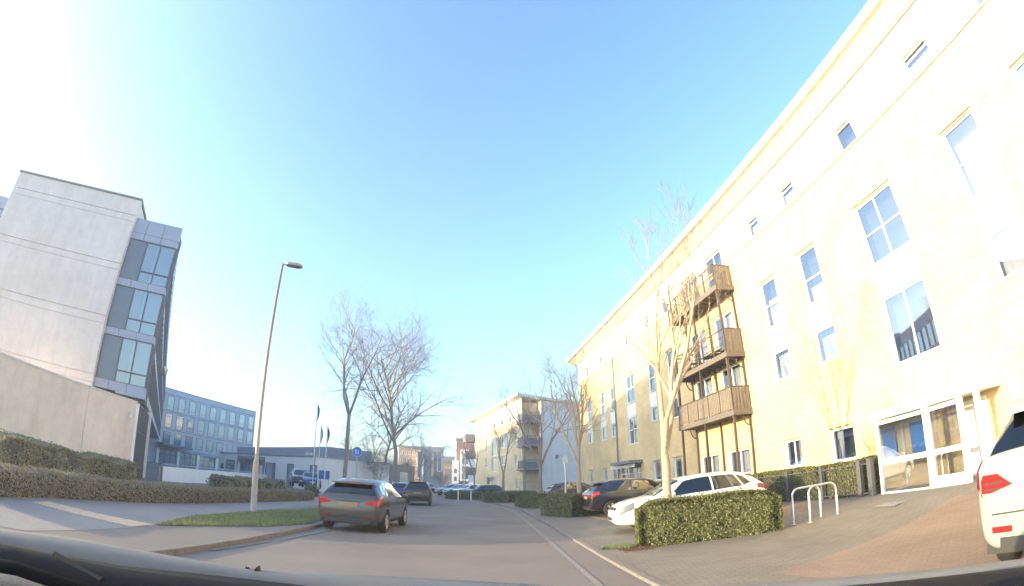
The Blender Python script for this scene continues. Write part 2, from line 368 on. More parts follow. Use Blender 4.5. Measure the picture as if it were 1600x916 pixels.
# inspection cover
c = PX(1393, 784, .24); r = thing('manhole_cover', 'square metal inspection cover set in the paving before the glazed porch', 'manhole cover', (c.x, c.y, zR(c.x, c.y)))
b = MB(); fr = frame(c.x, c.y, -8); z = zR(c.x, c.y)
b.box((-.35, -.3, z - .01), (.35, .3, z + .006), fr); b.build('frame', M['slab'], r)
b = MB(); b.box((-.31, -.26, z), (.31, .26, z + .010), fr)
for i in range(5):
    for j in range(4): b.box((-.28 + i * .12, -.23 + j * .125, z + .010), (-.2 + i * .12, -.15 + j * .125, z + .014), fr)
b.build('plate', M['balc_grey'], r)
# left pavement, tan crossing slabs, asphalt path, verge
lp = [(p[0] - .15, p[1]) for p in LK if p[1] < 60]
def sheetgrid(name, f0, f1, z, m, nu=30, nv=6, kind='structure'):
    rows = []
    for i in range(nu + 1):
        a, c = f0(i / nu), f1(i / nu); rows.append([(a[0] + (c[0] - a[0]) * j / nv, a[1] + (c[1] - a[1]) * j / nv, z) for j in range(nv + 1)])
    o = grid_obj(name, rows, m); o['kind'] = kind; return o
def lk(off, y0, y1):
    ys = [p[1] for p in LK]; xs = [p[0] for p in LK]
    def f(t): y = y0 + (y1 - y0) * t; return np.array([np.interp(y, ys, xs) + off, y])
    return f
sheetgrid('left_pavement', lk(-.15, -8, 60), lambda t: np.array([-9.0 - 14 * max(0, t - .4), -8 + 68 * t]), .085, M['asphalt'], 60, 10)
ZL = .085
A = [PX(40, 830, ZL), PX(200, 825, ZL), PX(242, 820, ZL), PX(300, 806, ZL), PX(400, 797, ZL), PX(490, 790, ZL)]
sheet('asphalt_path', [(p.x, p.y) for p in A] + [(-9.6, 33), (-14, 33), (-14, 2), (-8, 1)], ZL + .004, M['path_asphalt'])
S4 = [PX(205, 823, ZL), PX(242, 820.5, ZL), PX(75, 784, ZL), PX(50, 785, ZL)]
base = bpy.data.objects.new('tan_slab_strip', None); COL.objects.link(base); base['kind'] = 'structure'; ORG[base.name] = (0, 0, 0)
for i in range(8):
    for j in range(2):
        u0, u1, v0, v1 = i / 8 + .004, (i + 1) / 8 - .004, j / 2 + .012, (j + 1) / 2 - .012
        def P(u, v): a = S4[0].lerp(S4[3], u); c = S4[1].lerp(S4[2], u); p = a.lerp(c, v); return (p.x, p.y)
        q = MB(); q.prism([P(u0, v0), P(u0, v1), P(u1, v1), P(u1, v0)], ZL - .02, ZL + .010 + random.uniform(0, .004)); q.build('paving_slab', M['tan_slab'], base)
VG = [PX(243, 821, ZL), PX(300, 808, ZL), PX(400, 800, ZL), PX(495, 796, ZL)]
verge_poly = [(p.x, p.y) for p in VG] + [(-9.3, 30), (-8.2, 30), (-6.9, 22), (-6.15, 16), (-5.75, 13.4), (-6.0, 11.4), (-6.5, 9.8)]
sheet('verge', verge_poly, ZL + .012, M['turf'])
def inside(p, poly):
    c = False; j = len(poly) - 1
    for i in range(len(poly)):
        if (poly[i][1] > p[1]) != (poly[j][1] > p[1]) and p[0] < (poly[j][0] - poly[i][0]) * (p[1] - poly[i][1]) / (poly[j][1] - poly[i][1]) + poly[i][0]: c = not c
        j = i
    return c
def grass_blades(name, label, poly, z, n, hmin=.03, hmax=.09, seed=1):
    rg = random.Random(seed); xs = [p[0] for p in poly]; ys = [p[1] for p in poly]; V, F = [], []
    while len(F) < n:
        x, y = rg.uniform(min(xs), max(xs)), rg.uniform(min(ys), max(ys))
        if not inside((x, y), poly): continue
        a = rg.uniform(0, 6.28); h = rg.uniform(hmin, hmax); w = rg.uniform(.006, .013); lx, ly = rg.gauss(0, .03), rg.gauss(0, .03)
        k = len(V); V += [(x - w * math.cos(a), y - w * math.sin(a), z), (x + w * math.cos(a), y + w * math.sin(a), z), (x + lx, y + ly, z + h)]; F.append((k, k + 1, k + 2))
    o = new_mesh_obj(name, V, F, M['grass']); o['kind'] = 'stuff'; o['label'] = label; o['category'] = 'grass'; return o
grass_blades('grass', 'short green grass on the verge around the lamp post', verge_poly, ZL + .01, 42000)
# worn painted lines
def line(name, pts, w, z=.032):
    b = MB()
    for a, c in pts:
        a, c = Vector(a), Vector(c); d = (c - a).normalized(); nn = Vector((-d.y, d.x, 0)) * w / 2
        b.quad(a - nn, c - nn, c + nn, a + nn)
    o = b.build(name, M['white_line']); o['kind'] = 'structure'; return o
def lift(p, z): return Vector((p[0], p[1], z))
line('edge_line', [(lift(PX(330, 861), .020), lift(PX(420, 847), .022)), (lift(PX(440, 844.5), .022), lift(PX(512, 830), .024))], .09)
b = MB(); P = [PX(x, y) for x, y in [(960, 945), (930, 910), (900, 884), (870, 857), (850, 839), (825, 817), (805, 802), (785, 792)]]
L1 = [lift(p + Vector((-.05, 0, 0)), .016) for p in P]; L2 = [lift(p + Vector((.05, 0, 0)), .016) for p in P]
for i in range(len(P) - 1): b.quad(L1[i], L1[i + 1], L2[i + 1], L2[i])
struct(b.build('gutter_line', M['white_line']))
# ================================================================ windows, walls with openings
def wall_with_openings(name, fr, s0, s1, z0, z1, ops, m, parent, depth=.14):
    ops = [o for o in ops if o[1] > s0 and o[0] < s1 and o[3] > z0 and o[2] < z1]
    S = sorted({s0, s1} | {max(s0, min(s1, v)) for o in ops for v in o[:2]}); Z = sorted({z0, z1} | {max(z0, min(z1, v)) for o in ops for v in o[2:]})
    b = MB(); hole = lambda s, z: any(o[0] < s < o[1] and o[2] < z < o[3] for o in ops)
    for i in range(len(S) - 1):
        run = None
        for j in range(len(Z) - 1):
            h = hole((S[i] + S[i + 1]) / 2, (Z[j] + Z[j + 1]) / 2)
            if not h: b.quad(fr(S[i], 0, Z[j]), fr(S[i], 0, Z[j + 1]), fr(S[i + 1], 0, Z[j + 1]), fr(S[i + 1], 0, Z[j]))
    for a, c, e, g in ops:
        a, c, e, g = max(a, s0), min(c, s1), max(e, z0), min(g, z1)
        for p, q in (((a, e), (a, g)), ((a, g), (c, g)), ((c, g), (c, e)), ((c, e), (a, e))):
            b.quad(fr(p[0], 0, p[1]), fr(p[0], -depth, p[1]), fr(q[0], -depth, q[1]), fr(q[0], 0, q[1]), 1)
    return b.build(name, [m, M['pvc']], parent)
def window(fr, a0, a1, z0, z1, parent, cols=1, splits=(), rec=.09, fw=.06, curtain=None, hood=True, name='window', frame_m='pvc', glass='glass', room=True):
    b = MB(); y0, y1 = -rec - .05, -rec
    b.box((a0, y0, z0), (a1, y1, z0 + fw), fr); b.box((a0, y0, z1 - fw), (a1, y1, z1), fr)
    b.box((a0, y0, z0 + fw), (a0 + fw, y1, z1 - fw), fr); b.box((a1 - fw, y0, z0 + fw), (a1, y1, z1 - fw), fr)
    cs = [a0 + fw + (a1 - a0 - 2 * fw) * k / cols for k in range(cols + 1)]; zs = [z0 + fw] + list(splits) + [z1 - fw]; g = fw * .45
    for k in range(1, cols): b.box((cs[k] - g, y0 + .004, z0 + fw), (cs[k] + g, y1 - .004, z1 - fw), fr)
    for zz in splits: b.box((a0 + fw, y0 + .002, zz - g), (a1 - fw, y1 - .002, zz + g), fr)
    b.box((a0 - .03, -rec, z0 - .035), (a1 + .03, .035, z0 - .003), fr)
    w = b.build(name, M[frame_m], parent)
    for i in range(cols):
        for j in range(len(zs) - 1):
            q = MB(); ya = -rec - .028 - .002 * ((i + j) % 2)
            q.quad(fr(cs[i], ya, zs[j]), fr(cs[i], ya, zs[j + 1]), fr(cs[i + 1], ya, zs[j + 1]), fr(cs[i + 1], ya, zs[j])); q.build('pane', M[glass], w)
    if hood:
        q = MB(); q.box((a0 - .05, 0.002, z1 + .03), (a1 + .05, .035, z1 + .048), fr); q.build('window_hood', M['steel_dark'], w)
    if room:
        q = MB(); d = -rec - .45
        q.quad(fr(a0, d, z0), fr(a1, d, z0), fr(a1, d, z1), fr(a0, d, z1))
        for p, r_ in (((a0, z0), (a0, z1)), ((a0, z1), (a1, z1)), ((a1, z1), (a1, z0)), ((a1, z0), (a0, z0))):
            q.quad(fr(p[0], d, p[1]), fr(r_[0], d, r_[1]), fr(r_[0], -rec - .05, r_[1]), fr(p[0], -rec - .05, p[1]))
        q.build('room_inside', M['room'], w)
    if curtain:
        q = MB(); c0, c1, cz0, cz1 = curtain; n = max(6, int((c1 - c0) / .05)); d = -rec - .16
        for k in range(n):
            x0, x1 = c0 + (c1 - c0) * k / n, c0 + (c1 - c0) * (k + 1) / n; o0, o1 = d + .02 * math.sin(k * 1.9), d + .02 * math.sin((k + 1) * 1.9)
            q.quad(fr(x0, o0, cz0 + .03 * math.sin(k * .7)), fr(x1, o1, cz0 + .03 * math.sin((k + 1) * .7)), fr(x1, o1, cz1), fr(x0, o0, cz1))
        q.build('curtain', M['curtain'], w, True)
    return w
# ================================================================ the near apartment block on the right
S0, S1, ZB, ZE, DEP = -5.0, 41.0, 10.2, 12.05, 13.0
blk = thing('apartment_block', 'long sunlit buff brick apartment block with white top storey filling the right side', 'building', (12, 10, 0))
ops = []; todo = []
def op(a0, a1, z0, z1, **k): ops.append((a0, a1, z0, z1)); todo.append((a0, a1, z0, z1, k))
def bay(a0, a1, zt, zp1, zp0, zb, cols=1, s_up=(), s_lo=(), cu=None, cl=None):   # two windows one over the other, white panel between
    ops.append((a0, a1, zb, zt)); todo.append((a0, a1, zp1, zt, dict(cols=cols, splits=s_up, curtain=cu)))
    todo.append((a0, a1, zb, zp0, dict(cols=cols, splits=s_lo, curtain=cl, hood=False))); todo.append(('panel', a0, a1, zp0, zp1))
# bays between first and second floor
bay(3.66, 4.82, 8.40, 6.45, 5.48, 4.35, 1, (7.4,), (), (3.75, 4.72, 6.5, 8.0), (3.75, 4.72, 4.42, 5.2))
bay(.95, 2.05, 8.40, 6.45, 5.48, 4.35, 1, (7.4,), (), (1.0, 2.0, 6.5, 8.0), (1.0, 2.0, 4.42, 5.2))
bay(7.06, 8.70, 8.40, 6.49, 5.47, 3.54, 2, (7.42,), ())
bay(10.84, 11.84, 8.36, 6.5, 5.55, 4.45, 1, (7.35,), (), (10.95, 11.75, 6.5, 7.1), (10.95, 11.75, 4.5, 5.3))
bay(13.32, 14.30, 8.30, 6.5, 5.55, 4.47, 1, (7.35,), (), (13.4, 14.2, 6.5, 7.6), (13.4, 14.2, 4.5, 5.4))
bay(22.45, 23.35, 8.20, 6.5, 5.6, 4.54, 1, (7.3,)); bay(25.05, 26.0, 8.20, 6.5, 5.6, 4.75, 1, (7.3,), (), None, (25.1, 25.9, 4.8, 5.5))
bay(28.2, 29.75, 8.30, 6.45, 5.5, 3.77, 2, (7.4,), (4.7,)); bay(32.0, 33.1, 8.20, 6.5, 5.6, 4.6, 1, (7.3,))
bay(34.1, 35.3, 8.30, 6.5, 5.6, 4.6, 1, (7.3,), (), (34.2, 35.2, 6.55, 8.2)); bay(37.5, 38.9, 8.35, 6.5, 5.6, 4.7, 1, (7.3,))
# ground floor
op(13.32, 14.26, 1.30, 2.26, cols=2, curtain=(13.4, 13.75, 1.35, 2.2)); op(10.76, 11.82, 1.25, 2.28, cols=1, curtain=(11.45, 11.78, 1.3, 2.25))
for a0, a1 in ((22.55, 23.45), (25.1, 26.05), (32.3, 33.3), (34.15, 35.2), (37.75, 38.85)): op(a0, a1, 1.35, 2.45, cols=1, curtain=(a0 + .1, a0 + .4, 1.4, 2.4))
# top storey
TOPW = [(1.0, 1.75), (3.68, 4.75), (7.46, 8.32), (10.95, 11.82), (13.4, 14.22), (22.45, 23.25), (25.0, 25.95), (28.6, 29.45), (32.35, 33.0), (34.2, 35.05), (37.8, 38.8)]
for k, (a0, a1) in enumerate(TOPW):
    op(a0, a1, 10.27, 11.08, cols=1, splits=(10.88,) if k in (1, 3, 4, 6) else (), curtain=(a0 + .12, a1 - .02, 10.33, 10.84) if k in (1, 3, 4, 6) else None)
# balcony doors on four levels
BF = [0.25, 3.80, 6.14, 9.02]
for zf in BF[:3]:
    for a0, a1 in ((16.5, 18.1), (18.9, 20.5)):
        op(a0, a1, zf + .06, zf + 2.05, cols=2, curtain=(a0 + .15, a1 - .6, zf + .1, zf + 1.95))
for a0, a1 in ((16.5, 18.1), (18.9, 20.5)): op(a0, a1, 9.06, 10.15, cols=2); op(a0, a1, 10.25, 11.1, cols=2)
# second entrance
op(27.9, 31.6, .22, 2.5, cols=4, splits=(1.9,), name='entrance_door')
wall_with_openings('brick_wall', F1, S0, S1, -.1, ZB, ops, M['brick'], blk)
FR = lambda s, o, z: F1(s, o + .03, z)
wall_with_openings('rendered_wall', FR, S0, S1, ZB, ZE, [(o[0], o[1], max(o[2], ZB), o[3]) for o in ops], M['render'], blk)
for t in todo:
    if t[0] == 'panel':
        q = MB(); q.box((t[1], -.11, t[3]), (t[2], -.05, t[4]), F1); q.box((t[1] + .02, -.05, t[3] + (t[4] - t[3]) * .5 - .012), (t[2] - .02, -.044, t[3] + (t[4] - t[3]) * .5 + .012), F1); q.build('infill_panel', M['pvc'], blk)
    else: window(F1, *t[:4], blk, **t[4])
b = MB(); b.box((S0, .032, ZB - .008), (S1 + .03, .048, ZB + .008), F1); b.build('flashing', M['soffit'], blk)
b = MB()                                                    # ends, back and floors
b.quad(F1(S1, 0, -.1), F1(S1, -DEP, -.1), F1(S1, -DEP, ZE - 1), F1(S1, 0, ZE)); b.build('end_wall', M['brick'], blk)
b = MB(); b.quad(F1(S0, 0, -.1), F1(S0, -DEP, -.1), F1(S0, -DEP, ZE - 1), F1(S0, 0, ZE)); b.build('end_wall', M['brick'], blk)
b = MB(); b.quad(F1(S0, -DEP, -.1), F1(S1, -DEP, -.1), F1(S1, -DEP, ZE - 1), F1(S0, -DEP, ZE - 1)); b.build('back_wall', M['brick'], blk)
# roof: shallow slope falling to the back, deep overhang at the front
b = MB(); OV = .78
def rp(s, o, top): zz = (ZE + .58 if top else ZE + .38) if o > 0 else (ZE - .6 if top else ZE - .9); return F1(s, o, zz)
for a, c in ((S0, S1 + .9),):
    V = [rp(a, OV, 0), rp(c, OV, 0), rp(c, -DEP, 0), rp(a, -DEP, 0), rp(a, OV, 1), rp(c, OV, 1), rp(c, -DEP, 1), rp(a, -DEP, 1)]
    W0, W1 = F1(a, .0, ZE + .0), F1(c, .0, ZE + .0)
    b.add(V + [W0, W1], [(0, 1, 9, 8), (8, 9, 2, 3), (4, 7, 6, 5), (1, 5, 6, 2, 9), (3, 2, 6, 7), (0, 8, 3, 7, 4)])
rf = b.build('roof', M['soffit'], blk)
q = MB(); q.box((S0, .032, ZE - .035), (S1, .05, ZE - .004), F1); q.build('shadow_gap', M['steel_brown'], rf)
b = MB(); z0 = ZE + .38
b.box((S0, OV + .002, z0 - .02), (S1 + .92, OV + .05, z0 + .21), F1); b.build('fascia', M['fascia'], rf)
b = MB(); b.box((S0, OV + .052, z0 - .03), (S1 + .93, OV + .066, z0 - .005), F1); b.build('drip_edge', M['fascia'], rf)
b = MB(); b.box((S0, OV - .03, z0 + .212), (S1 + .95, OV + .10, z0 + .24), F1); b.build('roof_edge_trim', M['soffit'], rf)
for s, z in ((3.1, 8.41), (12.56, 8.2), (12.5, 5.45)):
    b = MB(); b.box((s - .06, 0, z - .05), (s + .06, .06, z + .05), F1); b.box((s - .08, .0, z + .05), (s + .08, .08, z + .065), F1); b.build('wall_vent', M['soffit'], blk)
b = MB(); b.tube([F1(31.75, .08, .2), F1(31.75, .08, 12.0)], .05, 8); b.build('drainpipe', M['coping'], blk)
# canopy over second entrance
b = MB(); b.box((27.6, .0, 2.5), (31.0, .9, 2.68), F1); b.build('entrance_canopy', M['coping'], blk)
b = MB(); b.box((27.7, .5, 2.26), (31.9, .58, 2.46), F1); b.build('sign_band', M['pvc'], blk)
# ---- balcony stack
bal = bpy.data.objects.new('balcony_tower', None); COL.objects.link(bal); bal.parent = blk; ORG[bal.name] = ORG[blk.name]
BO, BA, BC = .88, 16.15, 20.6
for s in (BA, 18.4, BC):
    for o in (BO - .04, .08):
        q = MB(); w = .045 if o > .5 else .03
        q.box((s - w, o - w, .1), (s + w, o + w, BF[3] + .02), F1); q.build('post', M['steel_brown'], bal)
for lv, zf in enumerate(BF[1:]):
    q = MB(); q.box((BA - .1, .02, zf - .12), (BC + .1, BO, zf), F1)
    q.box((BA - .12, BO, zf - .20), (BC + .12, BO + .06, zf + .02), F1); q.box((BA - .16, .0, zf - .20), (BA - .1, BO + .06, zf + .02), F1); q.box((BC + .1, .0, zf - .20), (BC + .16, BO + .06, zf + .02), F1)
    for k in range(9): s = BA + (BC - BA) * (k + .5) / 9; q.box((s - .03, .05, zf - .22), (s + .03, BO, zf - .12), F1)
    q.build('balcony_floor', M['slab'], bal)
    top = zf + (.95 if lv != 1 else 1.0)
    q = MB()                                                # handrail and uprights
    q.box((BA - .13, BO, top - .04), (BC + .13, BO + .05, top), F1); q.box((BA - .13, .0, top - .04), (BA - .08, BO + .05, top), F1); q.box((BC + .08, .0, top - .04), (BC + .13, BO + .05, top), F1)
    for k in range(6): s = BA - .1 + (BC - BA + .2) * k / 5; q.box((s - .022, BO + .005, zf), (s + .022, BO + .045, top - .04), F1)
    q.build('handrail', M['steel_brown'], bal)
    if lv != 1:                                             # timber boards along the front (closed low down, open at the top level)
        for k in range(5):
            s0 = BA - .1 + (BC - BA + .2) * k / 5 + .03; s1 = BA - .1 + (BC - BA + .2) * (k + 1) / 5 - .03
            q = MB(); n = 7
            for j in range(n):
                if lv == 0:
                    q.box((s0 + (s1 - s0) * j / n + .006, BO + .012 + random.uniform(0, .008), zf + .05), (s0 + (s1 - s0) * (j + 1) / n - .014, BO + .034, top - .05), F1)
                else:
                    x = s0 + (s1 - s0) * (j + .5) / n; q.box((x - .012, BO + .015, zf + .05), (x + .012, BO + .035, top - .05), F1)
            q.build('board_panel' if lv == 0 else 'baluster_panel', M['timber' if lv == 0 else 'steel_brown'], bal)
    else:
        q = MB(); q.box((BA, BO + .01, zf + .35), (BC, BO + .03, zf + .38), F1); q.box((BA, BO + .01, zf + .65), (BC, BO + .03, zf + .68), F1); q.build('wire_rail', M['steel_brown'], bal)
        q = MB(); rg = random.Random(3)                     # things kept on the middle balcony: chairs and pots
        for j in range(10): s = BA + .3 + j * .42; h = rg.uniform(.25, .75); q.box((s, .3, zf), (s + .06, .36, zf + h), F1); q.box((s, .25, zf + h * .6), (s + .36, .7, zf + h * .6 + .05), F1)
        q.build('balcony_furniture', M['steel_brown'], bal)
    for j in range(5):                                      # near end screen, one board at a time
        o0 = .05 + j * .165
        q = MB(); q.box((BA - .125, o0 + .014, zf + .03), (BA - .095, o0 + .150, top - .045), F1); q.build('screen_board', M['timber'], bal)
    for s in (BA, BC):                                      # curved knee brackets under the floor
        pts = [F1(s, .10 + .30 * math.sin(a), zf - .62 + .42 * (1 - math.cos(a))) for a in np.linspace(0, math.pi / 2, 7)]
        q = MB(); q.tube(pts, .03, 6); q.build('bracket', M['steel_brown'], bal)
# ---- glazed porch of the near entrance
PO = 1.2; pz = .24
por = bpy.data.objects.new('glazed_porch', None); COL.objects.link(por); por.parent = blk; ORG[por.name] = ORG[blk.name]
por['label'] = 'white framed glazed porch with blue notice board inside'
pa, pm, pc, pe = 5.55, 6.15, 7.17, 8.82
q = MB()
for s, w in ((pe, .10), (pm, .16)): q.box((s - w / 2, PO - .08, pz - .15), (s + w / 2, PO, 2.15), F1)
q.box((pc - .10, PO - .08, pz - .15), (pc + .10, PO - .002, 2.15), F1)
for z, h in ((pz + .02, .05), (1.06, .12), (2.06, .09)):
    q.box((pc + .1, PO - .074, z - h / 2), (pe - .05, PO - .006, z + h / 2), F1); q.box((pm + .08, PO - .07, z - h / 2 if z > .5 else z - .05), (pc - .1, PO - .008, z + h / 2 if z > .5 else z + .24), F1)
q.build('porch_frame', M['pvc'], por)
for (s0, s1, z0, z1) in ((pc + .1, pe - .05, pz + .045, 1.0), (pc + .1, pe - .05, 1.12, 2.015), (pm + .08, pc - .1, pz + .26, 1.0), (pm + .08, pc - .1, 1.12, 2.015)):
    q = MB(); q.quad(F1(s0, PO - .04, z0), F1(s1, PO - .04, z0), F1(s1, PO - .04, z1), F1(s0, PO - .04, z1)); q.build('pane', M['glass'], por)
q = MB(); q.box((pe - .04, .0, pz - .1), (pe + .04, .07, 2.1), F1); q.box((pe - .04, .07, 1.02), (pe + .04, PO - .08, 1.12), F1); q.box((pe - .04, .07, pz - .1), (pe + .04, PO - .08, pz + .05), F1); q.build('side_frame', M['pvc'], por)
q = MB(); q.quad(F1(pe, .07, pz), F1(pe, PO - .08, pz), F1(pe, PO - .08, 2.1), F1(pe, .07, 2.1)); q.build('side_pane', M['glass_clear'], por)
q = MB(); q.box((pa + .05, PO - .10, .1), (pa + .17, PO + .02, 2.14), F1); q.build('porch_post', M['pvc'], por)
q = MB(); q.box((pa - .02, -.05, 2.15), (pe + .14, PO + .10, 2.34), F1); q.build('porch_canopy', M['pvc'], por)
q = MB(); q.add([F1(pa, PO - .02, 2.343), F1(pe + .1, PO - .02, 2.343), F1(pe + .1, .003, 2.50), F1(pa, .003, 2.50), F1(pa, .003, 2.343), F1(pe + .1, .003, 2.343)], [(0, 1, 2, 3), (1, 5, 2), (0, 3, 4), (3, 2, 5, 4)]); q.build('porch_roof', M['soffit'], por)
q = MB(); q.box((8.05, .01, 1.1), (8.55, .05, 1.92), F1); q.build('notice_board', M['blue_board'], por)
q = MB(); q.box((6.0, .0, pz), (6.9, .04, 2.05), F1); q.build('inner_door', M['pvc'], por)
q = MB(); q.box((9.08, .005, .2), (9.22, .05, 2.1), F1); q.build('inner_post', M['pvc'], por)
q = MB(); q.box((5.05, .0, 1.72), (5.27, .10, 2.12), F1)
for k in range(4): q.box((5.04, .1, 1.76 + k * .09), (5.28, .115, 1.80 + k * .09), F1)
q.build('vent_grille', M['pvc'], blk)
q = MB(); q.box((4.98, .0, 1.28), (5.32, .14, 1.56), F1); q.build('meter_box', M['pvc'], blk)
# ================================================================ helpers for pixel -> wall coordinates
def on_wall(ox, oy, az, x, y):
    a = math.radians(az); al = np.array([math.sin(a), math.cos(a)]); nl = np.array([-math.cos(a), math.sin(a)])
    v = pdir(x, y); o = np.array([ox, oy]); t = (o @ nl) / (v[:2] @ nl)
    return float((v[:2] * t - o) @ al), CAM_H + v[2] * t
def shell(fr, s0, s1, depth, z0, z1, b=None, front=False):
    b = b or MB()
    P = [(s0, 0), (s1, 0), (s1, -depth), (s0, -depth)]
    for i in range(4):
        if i == 0 and not front: continue
        (a, c), (e, g) = P[i], P[(i + 1) % 4]; b.quad(fr(a, c, z0), fr(e, g, z0), fr(e, g, z1), fr(a, c, z1))
    b.quad(*[fr(*p, z1) for p in P]); return b
def proud_window(fr, a0, a1, z0, z1, parent, cols=1, splits=(), fm='pvc', gm='glass_far', fw=.06, out=.04, name='window'):
    b = MB()
    b.box((a0, .002, z0), (a1, out, z0 + fw), fr); b.box((a0, .002, z1 - fw), (a1, out, z1), fr)
    b.box((a0, .002, z0 + fw), (a0 + fw, out, z1 - fw), fr); b.box((a1 - fw, .002, z0 + fw), (a1, out, z1 - fw), fr)
    for k in range(1, cols): s = a0 + (a1 - a0) * k / cols; b.box((s - fw * .4, .002, z0 + fw), (s + fw * .4, out - .005, z1 - fw), fr)
    for z in splits: b.box((a0 + fw, .002, z - fw * .4), (a1 - fw, out - .007, z + fw * .4), fr)
    w = b.build(name, M[fm], parent)
    q = MB(); q.quad(fr(a0 + fw, .012, z0 + fw), fr(a1 - fw, .012, z0 + fw), fr(a1 - fw, .012, z1 - fw), fr(a0 + fw, .012, z1 - fw)); q.build('pane', M[gm], w)
    q = MB(); q.quad(fr(a0 + fw, .004, z0 + fw), fr(a1 - fw, .004, z0 + fw), fr(a1 - fw, .004, z1 - fw), fr(a0 + fw, .004, z1 - fw)); q.build('blind', M['blind'], w)
    return w
# ================================================================ hotel-like office on the left
off = thing('office_building', 'pale concrete and blue glass office building on the far left', 'building', (-18, 16, 0))
CB = (-18.2, 15.6, 237); FB = frame(*CB)
zc = lambda x, y, d=24.0: PD(x, y, d).z
levels = [2.6, zc(147, 585), zc(143, 597), zc(168, 494), zc(163, 506), zc(189, 412.5), zc(185, 422), zc(213, 338), zc(210, 347.6), zc(221, 314)]
levels = sorted(levels)
for i in range(len(levels) - 1):
    q = MB(); q.box((0, -.35, levels[i] + .012), (7.55, -.0 if i % 2 == 0 else -.012, levels[i + 1] - .012), FB); q.build('concrete_panel', M['concrete'], off)
ZT = levels[-1]
q = MB(); q.box((.03, -3.2, 2.4), (7.5, -.05, ZT - .06), FB); q.build('core_wall', M['concrete'], off)
q = MB(); q.box((-.04, -3.3, ZT), (7.6, .05, ZT + .10), FB); q.build('coping', M['coping'], off)
# glazed bay right of the concrete block
_n = (-math.cos(math.radians(237)), math.sin(math.radians(237)))
_o = (CB[0] - .35 * _n[0], CB[1] - .35 * _n[1]); sG, zG = on_wall(_o[0], _o[1], 237, 284.8, 359); _c = frame(_o[0], _o[1], 237)(sG, 0, 0)
CG = (_c[0], _c[1], 237); FG = frame(*CG); _d = math.hypot(CG[0], CG[1]); zg = lambda x, y: PD(x, y, _d + .15).z
top = zg(284.8, 359); GL = -sG + .2
bands = [(zg(279.6, 381.6), zg(278.6, 391.4)), (zg(259.5, 452), zg(256, 462)), (zg(243, 528), zg(240, 538.6)), (zg(228.5, 607.5), zg(226.5, 621))]
trans = [zg(262, 434.7), zg(245, 508), zg(229.5, 588.8)]
for k in range(3):
    q = MB(); q.box((GL * k / 3 + .01, -.3, bands[0][0] + .03), (GL * (k + 1) / 3 - .01, 0, top), FG); q.build('parapet_panel', M['clad'], off)
for u, l in bands:
    for k in range(3):
        q = MB(); q.box((GL * k / 3 + .012, -.3, l), (GL * (k + 1) / 3 - .012, .03, u), FG); q.build('floor_band_panel', M['clad'], off)
    q = MB(); q.box((-.02, -.3, u), (GL, .015, u + .03), FG); q.box((-.02, -.3, l - .03), (GL, .015, l), FG); q.build('band_trim', M['clad_dark'], off)
for k in range(3):
    z1, z0 = bands[k][1] - .04, bands[k + 1][0] + .04
    q = MB(); q.box((GL * .58, -.2, z0), (GL, -.02, z1), FG); q.build('slate_panel', M['spandrel'], off)
    q = MB()
    g1, g2 = GL * .29, GL * .58 - .06
    for s in (-.0, g1, g2): q.box((s, -.1, z0), (s + .06, .012, z1), FG)
    q.box((.06, -.1, trans[k] - .03), (g2, .008, trans[k] + .03), FG); w = q.build('window', M['clad_dark'], off)
    for (a0, a1) in ((.06, g1), (g1 + .06, g2)):
        for (e, g) in ((z0, trans[k] - .03), (trans[k] + .03, z1)):
            q = MB(); q.quad(FG(a0, -.04, e), FG(a1, -.04, e), FG(a1, -.04, g), FG(a0, -.04, g)); q.build('pane', M['glass_cool'], w)
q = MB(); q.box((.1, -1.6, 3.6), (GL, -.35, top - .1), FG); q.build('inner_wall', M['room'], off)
# long street wing seen almost edge-on
FAR = (-57.0, 65.8); LW = math.hypot(FAR[0] - CG[0], FAR[1] - CG[1]); azw = math.degrees(math.atan2(CG[0] - FAR[0], CG[1] - FAR[1]))
FW = frame(FAR[0], FAR[1], azw)
zs0 = bands[3][1]
q = MB(); q.box((0, -4, zs0), (LW - 9, -.12, top - .02), FW); q.box((LW - 8.99, -1.0, zs0), (LW - .35, -.12, top - .02), FW); q.build('wing_core', M['clad_mid'], off)
q = MB(); q.box((0, -.12, bands[0][1]), (LW - .02, .0, top), FW); q.build('wing_parapet', M['clad'], off)
for u, l in bands[1:]:
    q = MB(); q.box((0, -.12, l), (LW - .02, .02, u), FW); q.build('wing_band', M['clad'], off)
for k in range(3):
    z1, z0 = bands[k][1], bands[k + 1][0]
    q = MB(); q.quad(FW(0, -.06, z0), FW(LW - .05, -.06, z0), FW(LW - .05, -.06, z1), FW(0, -.06, z1)); q.build('wing_glazing', M['glass_cool'], off)
    q = MB()
    for j in range(46): s = LW - .1 - j * 1.36; q.box((s - .04, -.06, z0), (s, .05, z1), FW)
    q.build('wing_mullions', M['clad_dark'], off, kind='stuff')
d0 = PD(264, 530, 40); q = MB(); q.tube([FW(LW - 20, .0, 8.2), FW(LW - 20, .3, 8.4), FW(LW - 20, .55, 8.35)], [.1, .45, .3], 10); q.build('satellite_dish', M['concrete'], off)
